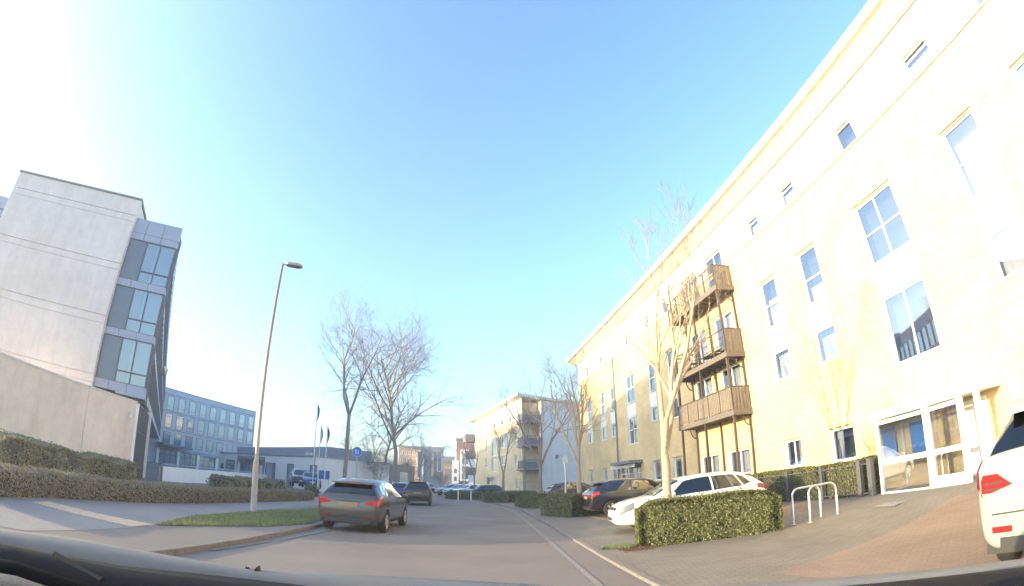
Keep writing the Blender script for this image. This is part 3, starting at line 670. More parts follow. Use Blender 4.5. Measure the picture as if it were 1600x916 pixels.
# soffit, recessed entrance glazing and corner pier under the wing
q = MB(); q.box((LW - 9, -1.4, zs0 - .12), (LW + .02, .06, zs0 - .002), FW); q.build('soffit', M['clad'], off)
FE = frame(-16.35, 17.15, -38 + 180); 
q = MB()
for k in range(8): q.box((-.15 - k * .85 - .05, -.1, 0), (-.15 - k * .85, .04, 3.55), FE)
for z in (.05, 2.3, 3.5): q.box((-6.4, -.08, z), (-.1, .02, z + .06), FE)
w = q.build('entrance_frame', M['clad_dark'], off)
for k in range(7):
    for (e, g) in ((.11, 2.3), (2.36, 3.5)):
        q = MB(); q.quad(FE(-1.0 - k * .85, -.03, e), FE(-.2 - k * .85, -.03, e), FE(-.2 - k * .85, -.03, g), FE(-1.0 - k * .85, -.03, g)); q.build('pane', M['glass_dark'], w)
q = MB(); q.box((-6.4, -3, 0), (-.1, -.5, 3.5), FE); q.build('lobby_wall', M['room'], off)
q = MB(); q.box((-6.9, -.5, 0), (-6.5, .15, 3.75), FE); q.build('corner_pier', M['white_wall'], off)
# main body behind (carries the roof and throws the long shadow)
q = MB(); _a = FG(.6, -1.2, 0); _b = FG(GL, -1.2, 0); q.prism([_b[:2], FB(7.4, -1.6, 0)[:2], (-31, 20), (-62, 62), (-58.2, 64.2), FW(LW - 2.5, -1.2, 0)[:2], _a[:2]][::-1], 0, top - .3); q.build('main_body', M['clad_mid'], off)
q = MB(); q.box((7.6, -1.6, 2.4), (13, -1.2, ZT - 1.0), FB); q.build('rear_cladding', M['clad'], off)
q = MB()
for z in (ZT - 2.2, ZT - 1.75): q.box((7.6, -1.2, z), (13, -1.17, z + .06), FB)
q.build('rear_trim', M['clad_dark'], off)
q = MB(); q.prism([(-46, 42), (-49, 40.5), (-73, 62.5), (-70, 64)][::-1], top - .3, 17.6); q.build('unseen_shade_block', M['clad'], off)  # roof block added out of view to cast shade on the second apartment block
# ---- cream garden wall in front
cw = thing('boundary_wall', 'tall cream rendered wall below the concrete office block, streaked under its coping', 'wall', (-17, 11, 0))
WA, WB_ = Vector((-18.35, 6.1, 0)), Vector((-16.2, 16.8, 0)); azc = math.degrees(math.atan2(WA.x - WB_.x, WA.y - WB_.y)); FC = frame(WB_.x, WB_.y, azc); LC = (WA - WB_).length
zt = lambda s: 3.52 + .012 * s
cut = 2.6
for a, c in ((0.0, cut - .012), (cut + .012, LC)):
    q = MB(); q.add([FC(a, 0, 0), FC(c, 0, 0), FC(c, 0, zt(c)), FC(a, 0, zt(a)), FC(a, -.35, 0), FC(c, -.35, 0), FC(c, -.35, zt(c)), FC(a, -.35, zt(a))], [(0, 1, 2, 3), (4, 7, 6, 5), (0, 4, 5, 1), (3, 2, 6, 7), (0, 3, 7, 4), (1, 5, 6, 2)]); q.build('wall_panel', M['cream'], cw)
q = MB(); q.add([FC(-.03, .03, zt(0) + .002), FC(LC, .03, zt(LC) + .002), FC(LC, .03, zt(LC) + .07), FC(-.03, .03, zt(0) + .07), FC(-.03, -.38, zt(0) + .002), FC(LC, -.38, zt(LC) + .002), FC(LC, -.38, zt(LC) + .07), FC(-.03, -.38, zt(0) + .07)], [(0, 1, 2, 3), (4, 7, 6, 5), (0, 4, 5, 1), (3, 2, 6, 7), (0, 3, 7, 4), (1, 5, 6, 2)]); q.build('coping', M['concrete'], cw)
q = MB(); q.tube([FC(.35, .02, 3.0), FC(.35, .14, 3.0), FC(.35, .16, 2.86)], .03, 8); q.build('lamp_arm', M['white_paint'], cw)
q = MB(); q.tube([FC(.35, .16, 2.92), FC(.35, .16, 2.86), FC(.35, .16, 2.80), FC(.35, .16, 2.74)], [.03, .07, .075, .04], 10); q.build('lamp_head', M['soffit'], cw)
q = MB(); q.box((-.16, -.32, 0), (-.002, .02, 3.5), FC); q.build('end_pilaster', M['white_wall'], cw)
# ---- far wing of windows
wing = thing('office_wing', 'blue grey office wing with rows of square windows behind the lamp post', 'building', (-53, 76, 0))
CWG = (-49.8, 85.6, 200); FV = frame(*CWG); LV = 21.2
sv = lambda x, y: on_wall(*CWG, x, y)
zt_ = sv(330, 626)[1]
q = shell(FV, -.0, LV + 9, 12, -1, zt_, front=True); q.build('wing_wall', M['clad'], wing)
q = MB(); q.box((-.1, -12.1, zt_), (LV + 9.05, .1, zt_ + .12), FV); q.build('coping', M['clad_dark'], wing)
r1 = (sv(258 + 0, 639)[1], sv(258, 616)[1]); r2 = (sv(252, 666)[1], sv(252, 642)[1]); r3 = (sv(250, 692)[1], sv(250, 672)[1])
for (z0, z1) in (r1, r2, r3):
    for k in range(9):
        a0 = .35 + k * 2.33; proud_window(FV, a0, a0 + 1.45, z0, z1, wing, 1, (z0 + .55,), 'clad_dark', 'glass_wing', .07, .05)
for z in (r1[0] - .28, r2[0] - .28, r1[1] + .2):
    q = MB(); q.box((0, .0, z), (LV, .035, z + .1), FV); q.build('string_course', M['clad_dark'], wing)
zg0, zg1 = -.3, r3[0] - .9
q = MB(); q.box((0, 0, zg1), (LV, .35, zg1 + .5), FV); q.build('ground_floor_band', M['clad_mid'], wing)
for k in range(5):
    proud_window(FV, .6 + k * 4.2, 4.2 + k * 4.2, zg0 + .3, zg1, wing, 3, (zg1 - .8,), 'clad_dark', 'glass_cool', .08, .05, 'shopfront')
for k in range(6):
    q = MB(); q.box((.0 + k * 4.2, .06, zg0), (.5 + k * 4.2, .3, zg1), FV); q.build('column', M['white_wall'], wing)
q = MB(); q.box((LV - 5.5, .36, zg1 + .6), (LV + .5, 2.6, zg1 + 1.0), FV); q.build('canopy', M['clad_dark'], wing)
# ---- low white building
low = thing('low_building', 'single storey white building with dark doors behind the flagpoles', 'building', (-30, 55, 0))
CL = (-19.3, 45.5, -49.0); FL = frame(*CL); sl = lambda x, y: on_wall(*CL, x, y)
zl = 3.4
q = shell(FL, 0, 36, 9, -.3, zl, front=True); q.build('wall', M['white_wall'], low)
q = MB(); q.box((-.1, -9, zl), (36, .12, zl + .10), FL); q.build('coping', M['clad'], low)
q = MB(); q.box((3, -8.6, zl + .1), (36, -3.0, zl + 1.35), FL); q.build('roof_plant', M['clad_mid'], low)
for (x0, x1, yt, kind) in ((353, 366, 718.5, 'door'), (370, 413, 713, 'glazing'), (415, 430, 723, 'door'), (449, 459, 725, 'door'), (484.5, 495, 727, 'door')):
    a0, a1 = sl(x1, 735)[0], sl(x0, 735)[0]; zz = sl((x0 + x1) / 2, yt)[1]
    proud_window(FL, a0, a1, .05, min(zz, 3.1), low, 3 if kind == 'glazing' else 1, (2.1,) if kind == 'glazing' else (), 'clad_dark', 'glass_cool', .08, .05, 'glazed_screen' if kind == 'glazing' else 'door')
a = sl(347, 737); q = MB(); q.box((a[0] - .6, .01, .9), (a[0] + .9, .06, 1.7), FL); q.build('dark_sign_panel', M['clad_dark'], low)
FS = frame(-19.3 + 13 * math.sin(math.radians(38)), 45.5 + 13 * math.cos(math.radians(38)), 38 + 180)
q = MB(); q.box((0, -.3, -.3), (13, 0.004, zl - .02), FS); q.build('side_wall', M['brown_far'], low)
for k in range(4): proud_window(FS, 1 + k * 3, 2.1 + k * 3, .4, 2.6, low, 1, (), 'pvc', 'glass_far')
for k in range(2):
    q = MB(); q.tube([FL(3.5 + k * 1.0, -1.2, zl + .1), FL(3.5 + k, -1.2, zl + .5)], .22, 10); q.build('roof_vent', M['galv'], low)
# white terrace wall in front of the wing
tw = thing('terrace_wall', 'low white curved terrace wall with a rail in front of the office wing', 'wall', (-22, 35, 0))
q = MB(); P = catmull([(-19.6, 23.2), (-21, 29), (-23.5, 38), (-25.6, 47.5)], 6)
n = len(P); zz = [.84 + .22 * i / (n - 1) for i in range(n)]
for i in range(n - 1):
    a, c = P[i], P[i + 1]; d = (c - a) / np.hypot(*(c - a)); nn = np.array([-d[1], d[0]]) * .25
    q.add([(*a, -.1), (*c, -.1), (*c, zz[i + 1]), (*a, zz[i]), (*(a + nn), -.1), (*(c + nn), -.1), (*(c + nn), zz[i + 1]), (*(a + nn), zz[i])], [(0, 1, 2, 3), (4, 7, 6, 5), (3, 2, 6, 7)])
q.build('wall', M['white_wall'], tw)
q = MB(); q.tube([(p[0] - .1, p[1], z + .14) for p, z in zip(P, zz)], .035, 6)
for p, z in list(zip(P, zz))[::2]: q.tube([(p[0] - .1, p[1], z - .02), (p[0] - .1, p[1], z + .14)], .025, 6)
q.build('rail', M['clad'], tw)
# ================================================================ second apartment block (round left end, balconies at its near corner)
b2 = thing('apartment_block', 'buff brick apartment block with rounded end and corner balconies beyond the long block', 'building', (1, 58, 0))
C2 = (1.05, 57.8, -18.0); F2 = frame(*C2); s2 = lambda x, y: on_wall(*C2, x, y); H2 = 11.9; L2 = 23.0
ops2 = []; td2 = []
def w2(x0, x1, y0, y1, **k):
    a0, z1 = s2(x1, y0); a1, z0 = s2(x0, y1); ops2.append((a0, a1, z0, z1)); td2.append((a0, a1, z0, z1, k))
w2(783, 789, 678, 701, cols=1); w2(790.5, 796, 676, 700, cols=1); w2(768, 776.5, 682, 714, cols=2); w2(768, 776.5, 716, 738, cols=2); w2(757.5, 761.5, 686, 707); w2(757.5, 761.5, 716, 731)
w2(804, 808.5, 674, 689); w2(804, 809, 711, 726); w2(783, 790, 712, 727, cols=2); w2(784, 790, 749, 763); w2(805, 810, 749, 764); w2(759, 777.5, 744, 768, cols=3)
for x in (771, 783, 796, 807): w2(x, x + 3.5, 660 - (x - 771) * .42, 671 - (x - 771) * .42)
wall_with_openings('brick_wall', F2, 0, L2, -.2, 9.3, ops2, M['brick2'], b2)
wall_with_openings('rendered_wall', lambda s, o, z: F2(s, o + .03, z), 0, L2, 9.3, H2, ops2, M['render'], b2)
for a0, a1, z0, z1, k in td2: window(F2, a0, a1, z0, z1, b2, glass='glass_far', fw=.09, **k)
cx, cy, _ = F2(L2, -3.0, 0); q = MB(); aw = math.radians(-18)      # rounded end
def rnd(z0, z1, m, nm, r=3.0):
    q = MB(); pts = []
    for k in range(13):
        t = math.pi * .62 * k / 12; a = math.radians(-18 - 90) + t; pts.append((cx + r * math.sin(a), cy + r * math.cos(a)))
    for i in range(12): q.quad((*pts[i], z0), (*pts[i + 1], z0), (*pts[i + 1], z1), (*pts[i], z1))
    q.build(nm, M[m], b2, True)
rnd(-.2, 9.3, 'brick2', 'curved_wall'); rnd(9.3, H2 - .3, 'render', 'curved_render', 3.03)
q = shell(F2, 0, L2, 14, -.2, H2 - .6); q.build('rear_walls', M['brick2'], b2)
q = MB(); OV2 = .9
V = [F2(-1.0, OV2, H2 + .1), F2(L2 + 2, OV2, H2 + .1), F2(L2 + 2, -14, H2 - 1.6), F2(-1.0, -14, H2 - 1.6)]; V += [(p[0], p[1], p[2] + .32) for p in V]
q.add(V, [(0, 1, 2, 3), (4, 7, 6, 5), (0, 4, 5, 1), (1, 5, 6, 2), (2, 6, 7, 3), (3, 7, 4, 0)]); q.build('roof', M['fascia'], b2)
q = MB(); q.quad(F2(-1.0, OV2 - .02, H2 + .096), F2(L2 + 2, OV2 - .02, H2 + .096), F2(L2 + 2, -.2, H2 - .05), F2(-1.0, -.2, H2 - .05)); q.build('soffit', M['soffit'], b2)
# near side wall (in shade) and recessed corner with balconies
a72 = math.radians(72); FS2 = frame(C2[0] + 14 * math.sin(a72), C2[1] + 14 * math.cos(a72), 252)
CS2 = (C2[0] + 14 * math.sin(a72), C2[1] + 14 * math.cos(a72), 252); ss2 = lambda x, y: on_wall(*CS2, x, y)
e = ss2(842, 700)[0]
q = MB(); q.add([FS2(0, 1.0, -.2), FS2(e, 1.0, -.2), FS2(e, 1.0, H2 - .4), FS2(0, 1.0, H2 - 1.7), FS2(0, .5, -.2), FS2(e, .0, -.2), FS2(e, .0, H2 - .4), FS2(0, .5, H2 - 1.7)], [(0, 1, 2, 3), (1, 5, 6, 2), (3, 2, 6, 7)]); q.build('side_wall', M['render_grey'], b2)
FS2b = lambda s, o, z: FS2(s, o + 1.0, z)
for (x0, x1, y0, y1) in ((860, 868, 670, 679), (861, 869, 710, 719)):
    a0, z1 = ss2(x0, y0); a1, z0 = ss2(x1, y1); proud_window(FS2b, min(a0, a1), max(a0, a1), z0, z1, b2, 1, (), 'pvc', 'glass_far', .1)
q = MB(); q.box((e + .02, -1.5, -.2), (13.97, -1.3, H2 - .3), FS2); q.build('recess_wall', M['brick2'], b2)
for zf in (3.3, 6.1, 8.9):
    q = MB(); q.box((e + .1, -1.25, zf - .2), (14.3, 1.3, zf), FS2); q.build('balcony_floor', M['balc_grey'], b2)
    q = MB()
    for k in range(14): s = e + .15 + (14.2 - e - .15) * k / 13; q.box((s - .03, 1.2, zf), (s + .03, 1.25, zf + 1.0), FS2)
    for k in range(9): o = -.9 + 2.1 * k / 8; q.box((14.22, o - .03, zf), (14.27, o + .03, zf + 1.0), FS2)
    q.box((e + .1, 1.18, zf + 1.0), (14.3, 1.27, zf + 1.07), FS2); q.box((e + .1, 1.19, zf + .1), (14.28, 1.22, zf + .8), FS2); q.build('balcony_rail', M['balc_grey'], b2)
    proud_window(lambda s, o, z: FS2(s, o - 1.3, z), e + .4, 13.6, zf + .05, zf + 2.1, b2, 3, (), 'pvc', 'glass_far', .08, name='balcony_door')
q = MB(); q.box((14.1, 1.15, -.2), (14.22, 1.27, 9), FS2); q.build('balcony_post', M['balc_grey'], b2)
# slim balcony tower at the rounded end
for k, zf in enumerate((3.2, 6.0, 8.8)):
    f = lambda s, o, z: F2(L2 + 2.0 + s, o - .6, z)
    q = MB(); q.box((0, 0, zf - .18), (2.2, 1.9, zf), f); q.build('end_balcony_floor', M['balc_grey'], b2)
    q = MB(); q.box((0, 1.85, zf), (2.2, 1.9, zf + 1.1), f); q.box((-.03, 0, zf), (0, 1.9, zf + 1.1), f); q.box((2.2, 0, zf), (2.23, 1.9, zf + 1.1), f); q.build('end_balcony_screen', M['balc_grey'], b2)
for s in (0.05, 2.15):
    q = MB(); q.tube([F2(L2 + 2 + s, 1.25, 0), F2(L2 + 2 + s, 1.25, 9.9)], .07, 6); q.build('end_balcony_post', M['balc_grey'], b2)
# ================================================================ buildings at the end of the street
def far_block(name, label, px0, px1, pyt, dist, walls, zb=0, depth=12, side=None):
    a, c = PD(px0, 755, dist), PD(px1, 755, dist); z = PD((px0 + px1) / 2, pyt, dist).z
    r = thing(name, label, 'building', ((a.x + c.x) / 2, (a.y + c.y) / 2, 0))
    az = math.degrees(math.atan2(a.x - c.x, a.y - c.y)); f = frame(c.x, c.y, az); L = math.hypot(a.x - c.x, a.y - c.y)
    q = shell(f, 0, L, depth, -.5, z, front=True); q.build('wall', M[walls], r)
    q = MB(); q.box((-.2, -depth, z), (L + .2, .25, z + .35), f); q.build('parapet', M['grey_far'], r)
    return r, f, L, z, (lambda x: (px1 - x) / (px1 - px0) * L), (lambda y: PD((px0 + px1) / 2, y, dist).z)
r, f, L, z, sx, zy = far_block('flats', 'orange brick flats with white framed balcony stack behind the bare trees', 622, 661, 699, 140, 'orange_brick')
q = MB(); x0, x1 = sx(661), sx(649.5); q.box((x0, .0, zy(748)), (x0 + .5, 1.6, zy(703)), f); q.box((x1 - .5, 0, zy(748)), (x1, 1.6, zy(703)), f); q.box((x0, 0, zy(703) - .5), (x1, 1.6, zy(703)), f); q.box((x0, 0, zy(748)), (x1, 1.6, zy(748) + .5), f); q.build('balcony_frame', M['pvc'], r)
for k in range(4):
    za, zb_ = zy(748 - 11 * k) + .5, zy(748 - 11 * (k + 1)) + .3; q = MB(); q.box((x0 + .5, .9, za), (x1 - .5, 1.1, za + 1.0), f); q.build('balcony_panel', M['balc_grey'], r)
    proud_window(f, x0 + .6, x1 - .6, za, zb_, r, 3, (), 'clad_dark', 'glass_far', .1)
for j in range(4):
    for i in range(4): proud_window(f, sx(646 - i * 6), sx(643 - i * 6), zy(744 - j * 11), zy(738.5 - j * 11), r, 1, (), 'pvc', 'glass_far', .12)
r, f, L, z, sx, zy = far_block('flats', 'grey clad flats with a brick strip in the middle of the street end', 661, 692, 700, 150, 'grey_far')
q = MB(); q.box((sx(683.5), .05, zy(745)), (sx(672.5), .4, zy(706)), f); q.build('brick_strip', M['orange_brick'], r)
q = MB(); q.box((sx(677), .41, zy(745)), (sx(674), .5, zy(708)), f); q.build('render_strip', M['white_wall'], r)
x0, x1 = sx(691), sx(682); q = MB()
for a, c_, e_, g_ in ((x0, x0 + .4, 737, 708), (x1 - .4, x1, 737, 708), (x0, x1, 709.5, 708), (x0, x1, 737, 735.5)): q.box((a, 0.5, zy(e_)), (c_, 1.4, zy(g_)), f)
q.build('balcony_frame', M['pvc'], r)
for k in range(3): proud_window(lambda s, o, zz: f(s, o + .5, zz), x0 + .5, x1 - .5, zy(735 - 9 * k), zy(728.5 - 9 * k), r, 2, (), 'clad_dark', 'glass_far', .15)
r, f, L, z, sx, zy = far_block('flats', 'distant orange brick flats with grey upper floor left of the red tower', 692, 709, 715, 165, 'orange_brick')
q = MB(); q.box((0, .05, zy(722)), (L, .5, z), f); q.build('upper_floor', M['grey_far'], r)
q = MB(); q.box((0, .06, zy(757)), (L * .85, .6, zy(733)), f); q.build('lower_front', M['brown_far'], r)
for i in range(3):
    for j in range(3): proud_window(lambda s, o, zz: f(s, o + .5, zz), sx(707 - i * 4.5), sx(704.8 - i * 4.5), zy(752 - j * 9 + (0 if j else 0)), zy(748 - j * 9), r, 1, (), 'pvc', 'glass_far', .15)
r, f, L, z, sx, zy = far_block('apartment_tower', 'red brown tower with white window bay left of the round ended block', 713, 741, 687, 112, 'brown_brick')
q = MB(); q.box((sx(732.5), .02, zy(752)), (sx(718.5), .9, zy(703)), f); q.build('white_bay', M['render'], r)
q = MB(); q.box((sx(742), .02, zy(758)), (sx(732.5) - .02, .6, zy(712)), f); q.build('white_side', M['render'], r)
fb = lambda s, o, zz: f(s, o + .9, zz)
for j in range(4):
    for i in range(2): proud_window(fb, sx(731.0 - i * 5.5), sx(727.2 - i * 5.5), zy(714 + j * 11.5), zy(706 + j * 11.5), r, 2, (), 'clad_dark', 'glass_far', .1)
q = MB(); q.box((sx(716.5), .01, zy(756)), (sx(706), .4, zy(720)), f); q.build('low_wing', M['render'], r)
for j in range(2): proud_window(lambda s, o, zz: f(s, o + .4, zz), sx(713.5), sx(709.5), zy(752 - j * 12), zy(745 - j * 12), r, 1, (), 'clad_dark', 'glass_far', .1)
# ================================================================ cars: lofted bodies
def pchip(xs, ys):
    xs, ys = np.array(xs, float), np.array(ys, float); h = np.diff(xs); dl = np.diff(ys) / h; n = len(xs); d = np.zeros(n)
    for i in range(1, n - 1):
        if dl[i - 1] * dl[i] > 0:
            w1, w2 = 2 * h[i] + h[i - 1], h[i] + 2 * h[i - 1]; d[i] = (w1 + w2) / (w1 / dl[i - 1] + w2 / dl[i])
    d[0], d[-1] = dl[0], dl[-1]
    def f(x):
        x = min(max(x, xs[0]), xs[-1]); i = min(max(np.searchsorted(xs, x) - 1, 0), n - 2); t = (x - xs[i]) / h[i]
        return ((1 + 2 * t) * (1 - t) ** 2) * ys[i] + (t * (1 - t) ** 2) * h[i] * d[i] + (t * t * (3 - 2 * t)) * ys[i + 1] + (t * t * (t - 1)) * h[i] * d[i + 1]
    return f
#            x     zbot  belt  top   wbelt wroof
HATCH = [(0.00, .34, .80, .84, .755, .67), (.02, .31, .865, .91, .82, .725), (.06, .29, .925, .965, .85, .755), (.14, .28, .95, 1.04, .868, .74), (.30, .26, .965, 1.185, .885, .68), (.50, .25, .965, 1.315, .90, .625),
         (.72, .24, .96, 1.40, .908, .605), (1.2, .22, .95, 1.47, .912, .60), (1.75, .22, .935, 1.48, .912, .60), (2.3, .22, .92, 1.44, .912, .60), (2.62, .22, .91, 1.355, .912, .615), (3.0, .22, .905, 1.16, .91, .67),
         (3.32, .22, .895, .985, .90, .735), (3.7, .22, .86, .925, .885, .72), (4.0, .23, .79, .85, .84, .66), (4.2, .25, .69, .75, .75, .57), (4.31, .28, .56, .62, .60, .44), (4.36, .34, .47, .52, .42, .30)]
SUV = [(0.00, .42, .94, 1.0, .76, .67), (.025, .38, 1.01, 1.08, .83, .72), (.07, .35, 1.06, 1.16, .865, .74), (.16, .33, 1.075, 1.32, .88, .70), (.30, .31, 1.08, 1.50, .895, .645), (.50, .30, 1.075, 1.60, .905, .625),
       (1.2, .28, 1.06, 1.66, .91, .62), (1.8, .28, 1.04, 1.67, .91, .62), (2.35, .28, 1.03, 1.62, .91, .62), (2.7, .28, 1.02, 1.50, .91, .64), (3.05, .28, 1.01, 1.27, .91, .69),
       (3.35, .28, 1.0, 1.10, .90, .74), (3.8, .28, .96, 1.04, .885, .72), (4.1, .30, .88, .96, .84, .66), (4.32, .32, .74, .84, .72, .56), (4.40, .36, .6, .68, .5, .4)]
def car_surface(T):
    fs = [pchip([r[0] for r in T], [r[k] for r in T]) for k in range(1, 6)]
    def S(x, t):
        zb, be, zt, w, wr = (f(x) for f in fs); g = min(1, max(0, (zt - be) / .35)); 
        K = [(0, zb), (w * .80, zb), (w * .955, zb + .10 * min(1, (be - zb) / .4)), (w, zb + (be - zb) * .60), (w * .985, be), (wr + .035 * g + (w - wr) * .10 * (1 - g), zt - .075 * g - .01), (wr * .80, zt - .012), (0, zt)]
        i = min(int(t), 6); u = t - i
        p0, p1, p2, p3 = K[max(i - 1, 0)], K[i], K[i + 1], K[min(i + 2, 7)]
        def cr(k):
            m1 = (p2[k] - p0[k]) * .5; m2 = (p3[k] - p1[k]) * .5; d = p2[k] - p1[k]
            lim = lambda m: 0 if m * d < 0 and abs(d) > .02 else max(-1.6 * abs(d), min(1.6 * abs(d), m))
            m1, m2 = lim(m1), lim(m2)
            return (2 * u ** 3 - 3 * u * u + 1) * p1[k] + (u ** 3 - 2 * u * u + u) * m1 + (-2 * u ** 3 + 3 * u * u) * p2[k] + (u ** 3 - u * u) * m2
        return Vector((x, cr(0), cr(1)))
    return S
def patch_mesh(S, quad, side=1, off=.006, nu=10, nv=5):   # quad: four (x, t) corners, on one side
    V, F = [], []
    for i in range(nu + 1):
        for j in range(nv + 1):
            u, v = i / nu, j / nv
            x = (quad[0][0] * (1 - u) + quad[1][0] * u) * (1 - v) + (quad[3][0] * (1 - u) + quad[2][0] * u) * v
            t = (quad[0][1] * (1 - u) + quad[1][1] * u) * (1 - v) + (quad[3][1] * (1 - u) + quad[2][1] * u) * v
            p = S(x, t); du = S(x + .01, t) - S(x - .01, t); dv = S(x, min(t + .02, 7)) - S(x, max(t - .02, 0)); n = du.cross(dv)
            n = n.normalized() if n.length > 1e-9 else Vector((0, 1, 0))
            c = Vector((0, 0, .8)); 
            if n.dot(Vector((0, p.y, p.z - .7))) < 0: n = -n
            p = p + n * off; V.append((p.x, p.y * side, p.z))
    for i in range(nu):
        for j in range(nv): k = i * (nv + 1) + j; F.append((k, k + 1, k + nv + 2, k + nv + 1))
    return V, F
CARS = {}
def car_proto(kind, T, wheels, wr):
    if kind in CARS: return CARS[kind]
    S = car_surface(T); L = T[-1][0]
    xs = sorted(set([r[0] for r in T] + list(np.linspace(0, L, 70)))); ts = list(np.arange(0, 7.01, .25)); V, F = [], []; w = 2 * len(ts) - 2
    for x in xs:
        ring = [S(x, t) for t in ts]; full = [(p.x, p.y, p.z) for p in ring] + [(p.x, -p.y, p.z) for p in ring[-2:0:-1]]; V += full
    for i in range(len(xs) - 1):
        for j in range(w): q = (j + 1) % w; F.append((i * w + j, i * w + q, (i + 1) * w + q, (i + 1) * w + j))
    F.append(tuple(range(w - 1, -1, -1))); e = (len(xs) - 1) * w; F.append(tuple(range(e, e + w)))
    me = bpy.data.meshes.new('body'); me.from_pydata(V, [], F); me.update()
    o = bpy.data.objects.new('body', me); COL.objects.link(o); cutters = []
    c = MB()
    for x in wheels:
        for s in (-1, 1): c.tube([(x, s * .60, wr - .005), (x, s * 1.1, wr - .005)], wr + .045, 28)
    cm = bpy.data.meshes.new('cut'); cm.from_pydata(c.v, [], c.f); cm.update(); co = bpy.data.objects.new('cut', cm); COL.objects.link(co)
    md = o.modifiers.new('b', 'BOOLEAN'); md.operation = 'DIFFERENCE'; md.object = co; md.solver = 'EXACT'
    import bmesh
    for mm in (me, cm):
        bm = bmesh.new(); bm.from_mesh(mm); bmesh.ops.recalc_face_normals(bm, faces=bm.faces); bm.to_mesh(mm); bm.free()
    bpy.context.view_layer.update(); dg = bpy.context.evaluated_depsgraph_get(); res = bpy.data.meshes.new_from_object(o.evaluated_get(dg))
    bpy.data.objects.remove(o); bpy.data.objects.remove(co)
    if len(res.polygons) < 500: res = me
    res.polygons.foreach_set('use_smooth', [True] * len(res.polygons)); res.name = 'body'
    bm = bmesh.new(); bm.from_mesh(res)
    for ed in bm.edges:
        if len(ed.link_faces) == 2 and ed.calc_face_angle(0) > math.radians(38): ed.smooth = False
    bm.to_mesh(res); bm.free()
    CARS[kind] = (S, L, res); return CARS[kind]
def wheel_meshes(r, spokes=5):
    b = MB(); prof = [(-.10, r * .64), (-.105, r * .80), (-.09, r * .96), (-.05, r), (.05, r), (.09, r * .96), (.105, r * .80), (.10, r * .64), (.0, r * .60)]
    n = 28
    for k in range(n):
        a = 2 * math.pi * k / n
        for y, q in prof: b.v.append((q * math.cos(a), y, q * math.sin(a)))
    m = len(prof)
    for k in range(n):
        for j in range(m): p = (k + 1) % n; q = (j + 1) % m; b.f.append((k * m + j, p * m + j, p * m + q, k * m + q)); b.mi.append(0)
    t = b
    c = MB(); n = 28                                         # outer lip, hub and twin spokes; y is the axle, +y the outer side
    for (r0, r1, y0, y1) in ((r * .60, r * .67, .06, .10),):
        for k in range(n):
            a0, a1 = 2 * math.pi * k / n, 2 * math.pi * (k + 1) / n
            P = lambda q, y, a: (q * math.cos(a), y, q * math.sin(a))
            c.quad(P(r1, y1, a0), P(r1, y1, a1), P(r0, y1 - .01, a1), P(r0, y1 - .01, a0)); c.quad(P(r0, y1 - .01, a0), P(r0, y1 - .01, a1), P(r0, y0 - .1, a1), P(r0, y0 - .1, a0))
    c.tube([(0, .04, 0), (0, .085, 0), (0, .09, 0)], [r * .18, r * .17, r * .08], 14)
    for k in range(spokes):
        for dlt in (-.11, .11):
            a = 2 * math.pi * k / spokes + dlt; u = Vector((math.cos(a), 0, math.sin(a))); v = Vector((-math.sin(a), 0, math.cos(a))); w = .018
            V = []
            for q, y in ((r * .12, .085), (r * .63, .088)):
                for sgn, yy in ((-1, y), (1, y), (1, y - .03), (-1, y - .03)): p = u * q + v * (w * sgn); V.append((p.x, yy, p.z))
            c.add(V, [(0, 1, 5, 4), (1, 2, 6, 5), (2, 3, 7, 6), (3, 0, 4, 7), (4, 5, 6, 7)])
    d = MB(); d.tube([(0, -.02, 0), (0, .03, 0)], r * .61, 20)  # dark brake disc behind the spokes
    return t, c, d
